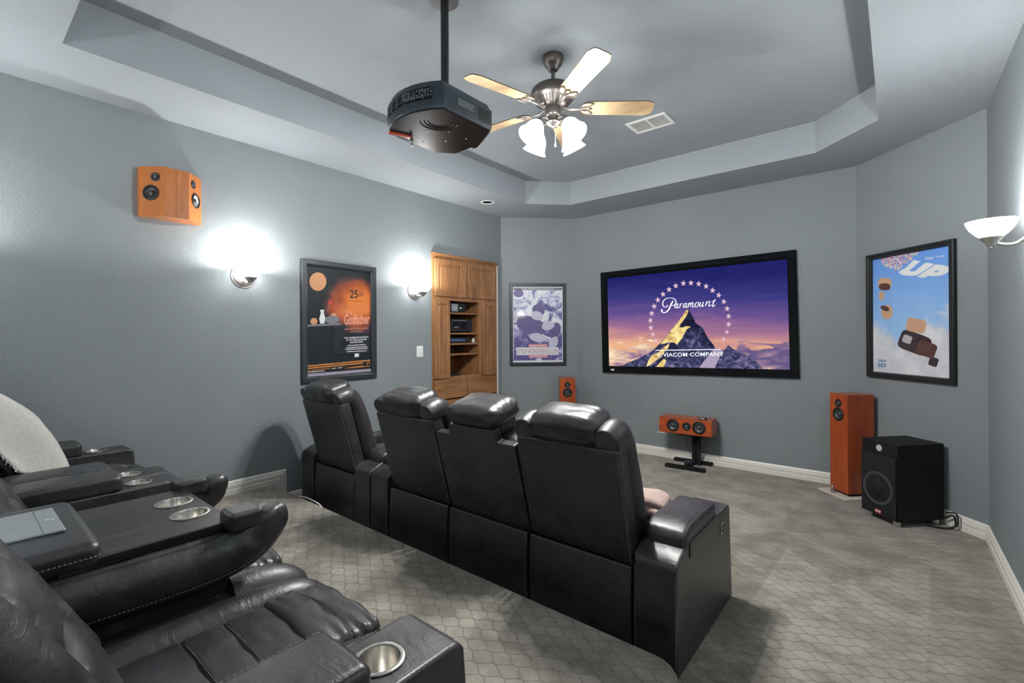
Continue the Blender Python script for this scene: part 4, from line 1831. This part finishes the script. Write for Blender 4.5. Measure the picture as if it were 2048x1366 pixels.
a.poly([z8(*p) for p in ((155, 1168), (771, 1146), (770, 1174), (155, 1197))], I_LAV, 3)
a.build('print', t)
pane(t, rel(FO + U * .056 + V((0, 0, .056)), t) + N * .0065, U, N, FW - .112, FH - .112)

# ---- 2 violet poster on the left-hand angled wall
U, N = V((1, 1, 0)).normalized(), V((1, -1, 0)).normalized()
FO, FW, FH = V((PA[0], PA[1], 0)) + U * .113 + V((0, 0, 1.056)), .768, 1.108
t = thing('framed_poster', 'slate-framed pale violet poster on the angled wall beside the cabinet', 'poster', tuple(FO + U * FW / 2), 0, 'framed posters')
picture_frame(t, rel(FO, t), U, N, FW, FH, [(0, .0005), (0, .022), (.005, .027), (.036, .027), (.043, .012), (.043, .002)], M_FRAMEG)
zw = lambda x, y: (1000 + x / 6.827, 550 + y / 6.827)
Q = [zw(172, 158), zw(852, 158), zw(850, 1188), zw(172, 1188)]
a = Art(rel(FO + U * .042 + V((0, 0, .042)), t) + N * .0025, U, N, FW - .084, FH - .084, Q)
I_W2 = ink('ink_paper_white', (.80, .80, .84))
a.poly(Q, I_W2, 0)
nt, uu, vv = uvmat('poster_violet_mottle')
n1 = nt.noise(nt.coords((2.2, 3.2, 1), 'UV'), 1.5, 7, .62, 1.2)
f = nt.math('ADD', n1, nt.math('MULTIPLY', nt.math('SUBTRACT', vv, .5), .20))
nt.base(nt.ramp(f, [(.41, (.12, .10, .30)), (.47, (.32, .30, .56)), (.52, (.62, .63, .80)), (.58, (.86, .88, .95))]))
MV = nt.m
a.poly([zw(*p) for p in ((182, 172), (842, 172), (840, 1162), (182, 1162))], MV, 1)
a.poly([zw(*p) for p in ((182, 172), (842, 172), (842, 208), (182, 208))], ink('ink_slate_strip', (.16, .17, .22)), 2)
a.text('Includes "The Making of It\'s A Wonderful Life"', zw(295, 199), zw(738, 199), zw(295, 180), I_W2, 3, bold=.01)
PV, DV = ink('ink_pale_violet', (.60, .60, .74)), ink('ink_deep_violet', (.12, .10, .28))
a.ell(zw(420, 690), 30, 17, DV, 2, rot_=.35, k=2.4)
a.ell(zw(270, 545), 13, 12, PV, 2, rot_=.2, k=2.6)
a.ell(zw(520, 480), 13, 11, DV, 2, rot_=.5)
a.ell(zw(500, 555), 12, 9, PV, 3, rot_=.3)
a.ell(zw(650, 690), 13, 9, PV, 3, rot_=-.3)
a.ell(zw(740, 760), 11, 17, DV, 2, rot_=.4)
a.ell(zw(500, 850), 17, 9, PV, 3, rot_=.2, k=1.6)
a.ell(zw(720, 920), 9, 13, PV, 3, rot_=.5, k=1.6)
a.ell(zw(250, 250), 10, 8, DV, 2)
for (x0, x1, y, w_) in ((515, 595, 285, 'JAMES'), (460, 650, 340, 'STEWART'), (705, 815, 285, 'DONNA'), (710, 825, 340, 'REED')):
    a.text(w_, zw(x0, y), zw(x1, y), zw(x0, y - 26), I_W2, 4, bold=.01)
PK = ink('ink_coral', (.72, .25, .28))
a.poly([zw(*p) for p in ((385, 940), (640, 940), (640, 984), (385, 984))], PK, 4)
a.text("FRANK CAPRA'S", zw(398, 975), zw(628, 975), zw(398, 950), I_W2, 5, bold=.02)
a.poly([zw(*p) for p in ((218, 984), (790, 984), (790, 1090), (218, 1090))], I_W2, 4)
a.text("IT'S A WONDERFUL LIFE", zw(238, 1075), zw(775, 1075), zw(238, 1006), ink('ink_dull_rose', (.50, .22, .27)), 5)
a.poly([zw(*p) for p in ((385, 1090), (640, 1090), (640, 1125), (385, 1125))], PK, 4)
scribble(a, (398, 1114), (628, 1114), 10, I_W2, 5, zw, 9)
a.build('print', t)
pane(t, rel(FO + U * .042 + V((0, 0, .042)), t) + N * .0065, U, N, FW - .084, FH - .084)

# ---- 3 sky-blue poster on the right-hand angled wall
U = V((PE[0] - PC[0], PE[1] - PC[1], 0)).normalized()
N = V((U.y, -U.x, 0))
FO, FW, FH = V((PC[0], PC[1], 0)) + U * .140 + V((0, 0, 1.075)), .786, 1.101
t = thing('framed_poster', 'black-framed sky blue poster on the angled wall above the subwoofer', 'poster', tuple(FO + U * FW / 2), 0, 'framed posters')
picture_frame(t, rel(FO, t), U, N, FW, FH, [(0, .0005), (0, .030), (.004, .034), (.020, .034), (.024, .028), (.040, .026), (.046, .012), (.046, .002)], M_FRAMEB)
zu = lambda x, y: (1720 + x / 4.14, 460 + y / 4.14)
zv = lambda x, y: (1735 + x / 9.757, 480 + y / 9.757)
Q = [zu(115, 247), zu(742, 122), zu(742, 1227), zu(115, 1180)]
a = Art(rel(FO + U * .045 + V((0, 0, .045)), t) + N * .0025, U, N, FW - .09, FH - .09, Q)
nt, uu, vv = uvmat('poster_sky')
n1 = nt.noise(nt.coords((3, 4.4, 1), 'UV'), 1.0, 6, .55, .5)
edge = nt.math('ADD', nt.math('ADD', nt.math('MULTIPLY', vv, -1), .37), nt.math('MULTIPLY', nt.math('ABSOLUTE', nt.math('SUBTRACT', uu, .42)), .26))
cl = nt.math('ADD', nt.math('MULTIPLY', edge, 2.4), nt.math('MULTIPLY', nt.math('SUBTRACT', n1, .5), 1.5))
sky = nt.ramp(vv, [(.3, (.36, .62, .95)), (1, (.14, .34, .82))])
cm = nt.ramp(cl, [(-.0, (0, 0, 0)), (.28, (1, 1, 1))])
cc = nt.ramp(n1, [(.35, (.60, .63, .70)), (.6, (.80, .81, .84))])
nt.base(nt.mix(cm, sky, cc))
a.poly(Q, nt.m, 0)
I_W3 = ink('ink_bright_white', (.86, .87, .88))
U_ = [(905, 380), (1030, 405), (838, 575), (826, 592), (850, 607), (905, 605), (945, 588), (1125, 432), (1210, 437), (1292, 460), (1015, 655), (930, 685), (820, 692), (700, 680), (632, 645), (622, 618), (680, 575), (760, 530)]
P_ = [(1310, 468), (1440, 470), (1560, 505), (1600, 545), (1575, 600), (1480, 660), (1370, 690), (1240, 692), (1168, 690), (1102, 730), (962, 712)]
a.poly([zv(*p) for p in U_], I_W3, 2)
a.poly([zv(*p) for p in P_], I_W3, 2)
a.poly([zv(*p) for p in ((1288, 612), (1300, 598), (1340, 580), (1380, 578), (1388, 588), (1375, 602), (1330, 622), (1300, 622))], ink('ink_sky', (.27, .45, .76)), 3)
a.text('Disney', zv(1122, 372), zv(1288, 352), zv(1122, 320), I_W3, 3, shear=.25, bold=.015)
a.text('PIXAR', zv(1325, 331), zv(1490, 311), zv(1325, 298), I_W3, 3, bold=.005)
I_BLU = ink('ink_blue', (.10, .22, .48))
a.text('2009', zu(154, 1097), zu(220, 1099), zu(154, 1077), I_BLU, 3, bold=.02)
a.text('3D', zu(148, 1138), zu(219, 1141), zu(148, 1110), I_BLU, 3, bold=.03)
conf = [ink('ink_dot%d' % i, c) for i, c in enumerate(((.70, .18, .30), (.62, .45, .66), (.82, .72, .55), (.30, .22, .48), (.80, .50, .60), (.45, .58, .50), (.78, .76, .78)))]
rs = random.Random(5)
cnt = 0
while cnt < 330:
    x, y = rs.uniform(300, 1010), rs.uniform(205, 600)
    top = 352 - (x - 300) * .205
    if y < top or y > 600 - abs(x - 560) * .52 - max(0, x - 640) * .35:
        continue
    a.ell(zv(x, y), rs.uniform(1.2, 1.9), rs.uniform(1.3, 2.0), rs.choice(conf), 1 + rs.random() * .8, n=9)
    cnt += 1
# plain soft shapes stand in for the drawn figures
BR1, BR2, TN2, GY2 = ink('ink_umber', (.105, .045, .030)), ink('ink_dark_brown', (.035, .022, .022)), ink('ink_peach', (.66, .40, .24)), ink('ink_silver', (.52, .50, .53))
a.ell(zu(212, 440), 13, 11, TN2, 1, k=3)
a.ell(zu(210, 470), 11, 7, BR1, 2, k=3)
a.ell(zu(185, 545), 5, 9, TN2, 1)
a.ell(zu(228, 680), 11, 14, TN2, 1, k=2.6)
a.ell(zu(212, 650), 9, 5, BR1, 2, rot_=.4)
a.ell(zu(450, 935), 31, 20, BR2, 1, rot_=.35, k=5)
a.ell(zu(545, 985), 19, 15, BR1, 2, rot_=.35, k=5)
a.ell(zu(600, 1090), 9, 9, BR2, 1, rot_=.3, k=5)
a.ell(zu(462, 790), 19, 14, TN2, 3, rot_=.2, k=5)
a.ell(zu(390, 905), 9, 8, GY2, 3, rot_=.35, k=5)
a.build('print', t)
pane(t, rel(FO + U * .045 + V((0, 0, .045)), t) + N * .0065, U, N, FW - .09, FH - .09)

# ---- projection screen, hanging a touch out of level
th_ = math.radians(1.03)
U, UP, N = V((math.cos(th_), 0, math.sin(th_))), V((-math.sin(th_), 0, math.cos(th_))), V((0, -1, 0))
SW, SH = 2.206, 1.297
SO = V((-1.8815, 5.4995, 1.6465)) - U * (SW / 2) - UP * (SH / 2)
t = thing('projection_screen', 'wide framed projection screen showing a snowy peak under a ring of stars', 'screen', (-1.8815, 5.4995, 1.6465))
picture_frame(t, rel(SO, t), U, N, SW, SH, [(0, .0005), (0, .034), (.004, .038), (.058, .038), (.080, .016), (.083, .010), (.083, .002)], M_VELVET, UP)
q7 = lambda x, y: (1190 + x / 4.407, 480 + y / 4.407)
q2 = lambda x, y: (1200 + x / 5.12, 600 + y / 5.12)
q1 = lambda x, y: (1310 + x / 14.63, 580 + y / 14.63)
Q = [q7(108, 328), q7(1700, 160), q7(1705, 1145), q7(108, 1110)]
a = Art(rel(SO + U * .082 + UP * .082, t) + N * .006, U, N, SW - .164, SH - .164, Q, UP)
EST = .33


def lit(name, fn=None, col=None, e=EST):
    nt, uu, vv = uvmat(name, .6)
    c = fn(nt, uu, vv) if fn else col
    nt.base((.006, .006, .006))
    nt.set(emis=c, est=e, spec=0)
    return nt.m


def skyfn(nt, uu, vv):
    st = nt.noise(nt.coords((1.6, 8, 1), 'UV'), 1.7, 6, .55, .8)
    h = nt.math('ADD', vv, nt.math('MULTIPLY', nt.math('SUBTRACT', st, .5), .22))
    hu = nt.math('ADD', h, nt.math('MULTIPLY', nt.math('SUBTRACT', uu, .5), .12))
    base = nt.ramp(hu, [(.20, (.78, .42, .24)), (.28, (.58, .27, .25)), (.37, (.36, .16, .27)), (.54, (.13, .075, .26)), (.72, (.035, .034, .20)), (.93, (.009, .010, .125))])
    cn = nt.noise(nt.coords((3.2, 5.5, 1), 'UV'), 1.9, 7, .58, .5)
    lim = nt.math('ADD', nt.math('SUBTRACT', .235, vv), nt.math('MULTIPLY', nt.math('SUBTRACT', cn, .5), .55))
    cm = nt.ramp(nt.math('MULTIPLY', lim, 9), [(.0, (0, 0, 0)), (.35, (1, 1, 1))])
    warm = nt.math('ADD', nt.math('MULTIPLY', nt.math('SUBTRACT', cn, .5), 2.2), nt.math('MULTIPLY', nt.math('SUBTRACT', .45, uu), .7), None)
    cc = nt.ramp(nt.math('ADD', warm, .5), [(.2, (.12, .09, .22)), (.5, (.32, .20, .30)), (.75, (.75, .50, .36)), (.95, (.95, .78, .52))])
    return nt.mix(cm, base, cc)


def rockfn(nt, uu, vv):
    n = nt.noise(nt.coords((9, 7, 1), 'UV', (0, 0, .5)), 3.0, 8, .66, 1.2)
    m = nt.noise(nt.coords((2, 2.4, 1), 'UV'), 2.2, 3)
    f = nt.math('ADD', nt.math('ADD', nt.math('MULTIPLY', n, .75), nt.math('MULTIPLY', m, .25)), nt.math('MULTIPLY', nt.math('SUBTRACT', .30, vv), .28))
    return nt.ramp(f, [(.43, (.006, .007, .028)), (.52, (.030, .032, .095)), (.61, (.11, .10, .23)), (.72, (.34, .28, .44))])


def sunfn(nt, uu, vv):
    n = nt.noise(nt.coords((12, 6, 1), 'UV', (0, 0, -.7)), 2.2, 6, .6, .8)
    return nt.ramp(n, [(.34, (.28, .17, .10)), (.45, (.75, .52, .18)), (.62, (.96, .82, .36))])


SKY, ROCK, SUN = lit('picture_sky', skyfn), lit('picture_rock', rockfn), lit('picture_sunlit_snow', sunfn)
STAR, LOGO = lit('picture_star', col=(.72, .50, .60), e=.33), lit('picture_white', col=(.92, .93, .98), e=.36)
DARKB = lit('picture_dark_rock', col=(.014, .014, .045))
a.poly(Q, SKY, 0)
a.poly([q2(*p) for p in ((195, 690), (300, 630), (420, 578), (530, 515), (590, 455), (650, 395), (700, 330), (760, 258), (820, 185), (868, 112), (888, 92), (905, 92), (930, 130), (955, 180), (975, 228), (1000, 250), (1030, 264), (1055, 300), (1080, 352), (1110, 400), (1140, 440), (1170, 482), (1110, 560), (1040, 640), (1000, 704))], ROCK, 1)
a.poly([q2(*p) for p in ((1000, 704), (1080, 560), (1180, 500), (1250, 520), (1165, 706))], lit('picture_mist', col=(.40, .33, .46)), .8)
a.poly([q2(*p) for p in ((1160, 706), (1210, 590), (1250, 530), (1303, 458), (1340, 490), (1400, 532), (1460, 560), (1512, 560), (1560, 600), (1600, 642), (1650, 712))], ROCK, 2)
a.poly([q2(*p) for p in ((888, 92), (903, 100), (902, 128), (880, 160), (850, 205), (820, 240), (808, 276), (842, 276), (880, 262), (926, 268), (880, 300), (852, 350), (832, 392), (796, 430), (780, 458), (750, 432), (700, 432), (655, 440), (600, 472), (560, 496), (610, 448), (660, 388), (710, 318), (770, 248), (830, 172), (868, 112))], SUN, 2)
a.poly([q2(*p) for p in ((702, 440), (690, 484), (642, 542), (604, 590), (556, 620), (505, 662), (458, 688), (480, 622), (520, 562), (590, 532), (640, 482))], SUN, 2)
a.poly([q2(*p) for p in ((640, 600), (662, 612), (640, 690), (560, 690), (600, 640))], SUN, 2)
a.poly([q2(*p) for p in ((905, 110), (928, 150), (950, 200), (920, 190), (900, 172), (880, 190), (862, 240), (822, 262), (850, 210), (882, 160))], DARKB, 3)
a.poly([q2(*p) for p in ((720, 432), (752, 440), (790, 480), (820, 500), (740, 505), (690, 500), (704, 450))], DARKB, 3)
a.poly([q2(*p) for p in ((640, 560), (620, 600), (560, 650), (510, 690), (540, 690), (600, 640), (660, 580))], DARKB, 3)
a.poly([q2(*p) for p in ((650, 440), (600, 480), (550, 510), (520, 520), (560, 486), (610, 450))], ROCK, 3)
for c in ((783, 373), (850, 370), (918, 378), (983, 400), (1040, 437), (1093, 480), (1136, 537), (1164, 600), (1176, 668), (1175, 740), (1158, 808), (1128, 870), (715, 395), (655, 428), (601, 470), (554, 520), (520, 577), (497, 640), (484, 703), (486, 770), (503, 828), (528, 885)):
    a.star(q7(*c), 29 / 4.407 * (1 if c[1] < 800 else .85), STAR, 3, (c[0] - 830) * .0006)
a_sh = [(660, 378), (612, 400), (578, 458), (582, 503), (620, 492), (655, 432), (676, 372), (650, 450), (645, 500), (680, 503), (712, 468)]
strokes = [
    ([(535, 285), (490, 360), (455, 430), (420, 505), (380, 570), (320, 622), (260, 640), (212, 625), (186, 580), (206, 532)], 44),
    ([(372, 412), (345, 460), (290, 482), (240, 440), (225, 370), (250, 290), (320, 230), (420, 205), (520, 215), (590, 260), (617, 330), (590, 392), (530, 430), (488, 418)], 30),
    (a_sh, 26),
    ([(748, 372), (737, 420), (716, 500)], 28), ([(724, 452), (764, 386), (798, 372), (806, 396)], 20),
    ([(x + 252, y - 18) for x, y in a_sh], 26),
    ([(992, 352), (978, 420), (956, 490)], 28), ([(970, 440), (1012, 370), (1046, 352), (1050, 382), (1024, 480)], 24), ([(1036, 430), (1076, 362), (1114, 344), (1118, 378), (1092, 458), (1106, 484), (1146, 452)], 24),
    ([(1252, 332), (1204, 360), (1172, 430), (1192, 480), (1242, 460), (1276, 400), (1270, 342), (1250, 330)], 26),
    ([(1342, 322), (1314, 405), (1312, 458), (1350, 452), (1400, 382), (1428, 316)], 26), ([(1420, 336), (1388, 428), (1396, 466), (1436, 440)], 26),
    ([(1520, 306), (1502, 370), (1474, 456)], 28), ([(1492, 400), (1544, 330), (1596, 304), (1604, 332), (1576, 420), (1586, 456), (1650, 410)], 24),
    ([(1764, 240), (1722, 330), (1682, 420), (1684, 462), (1722, 456), (1764, 410)], 30), ([(1656, 316), (1720, 304), (1786, 296)], 30)]
for p, w in strokes:
    a.stroke([q1(*c) for c in p], w / 14.63, LOGO, 4, .52)
a.poly([q2(*p) for p in ((560, 509), (1228, 501), (1228, 508), (560, 517))], LOGO, 4)
a.text('A VIACOM COMPANY', q2(572, 579), q2(1256, 573), q2(572, 541), LOGO, 4, bold=.008, spacing=1.05)
a.build('picture', t)
b = MB()
cO = rel(SO, t)
for u0, u1, w0, w1 in ((.122, .170, .026, .046),):
    p = [cO + U * u + UP * w + N * k for k in (.038, .0395) for u, w in ((u0, w0), (u1, w0), (u1, w1), (u0, w1))]
    vs = [b.v(q) for q in p]
    b.f(vs[4:])
    for i in range(4):
        j = (i + 1) % 4
        b.f([vs[i], vs[j], vs[4 + j], vs[4 + i]])
b.build('maker_plate', M_WHITE, t, smooth=0)
# ---------------------------------------------------------------- camera and look
YAW, ROLL = .6885, .0056
cam = bpy.data.cameras.new('camera')
cam.sensor_width = 36
cam.lens = 937.85 / 2048 * 36
cam.shift_y = -(683 - 669.69) / 2048
cam.clip_start = .02
co = bpy.data.objects.new('camera', cam)
C.objects.link(co)
co.matrix_world = tr(0, 0, 1.4714) @ Matrix.Rotation(YAW, 4, 'Z') @ Matrix.Rotation(PI / 2, 4, 'X') @ Matrix.Rotation(-ROLL, 4, 'Z')
S.camera = co
w = bpy.data.worlds.new('world')
S.world = w
w.use_nodes = True
w.node_tree.nodes['Background'].inputs[0].default_value = (.5, .55, .6, 1)
w.node_tree.nodes['Background'].inputs[1].default_value = .05
S.view_settings.view_transform = 'Standard'
S.view_settings.look = 'None'
S.view_settings.exposure = 1.7
S.view_settings.gamma = 1
S.view_settings.use_curve_mapping = False
S.cycles.use_denoising = True
S.cycles.use_adaptive_sampling = True
S.cycles.adaptive_threshold = .015
S.cycles.max_bounces = 8
S.cycles.diffuse_bounces = 5
S.cycles.glossy_bounces = 4
S.cycles.transparent_max_bounces = 12
S.cycles.sample_clamp_indirect = 6
S.cycles.sample_clamp_direct = 12
S.cycles.caustics_reflective = False
S.cycles.caustics_refractive = False
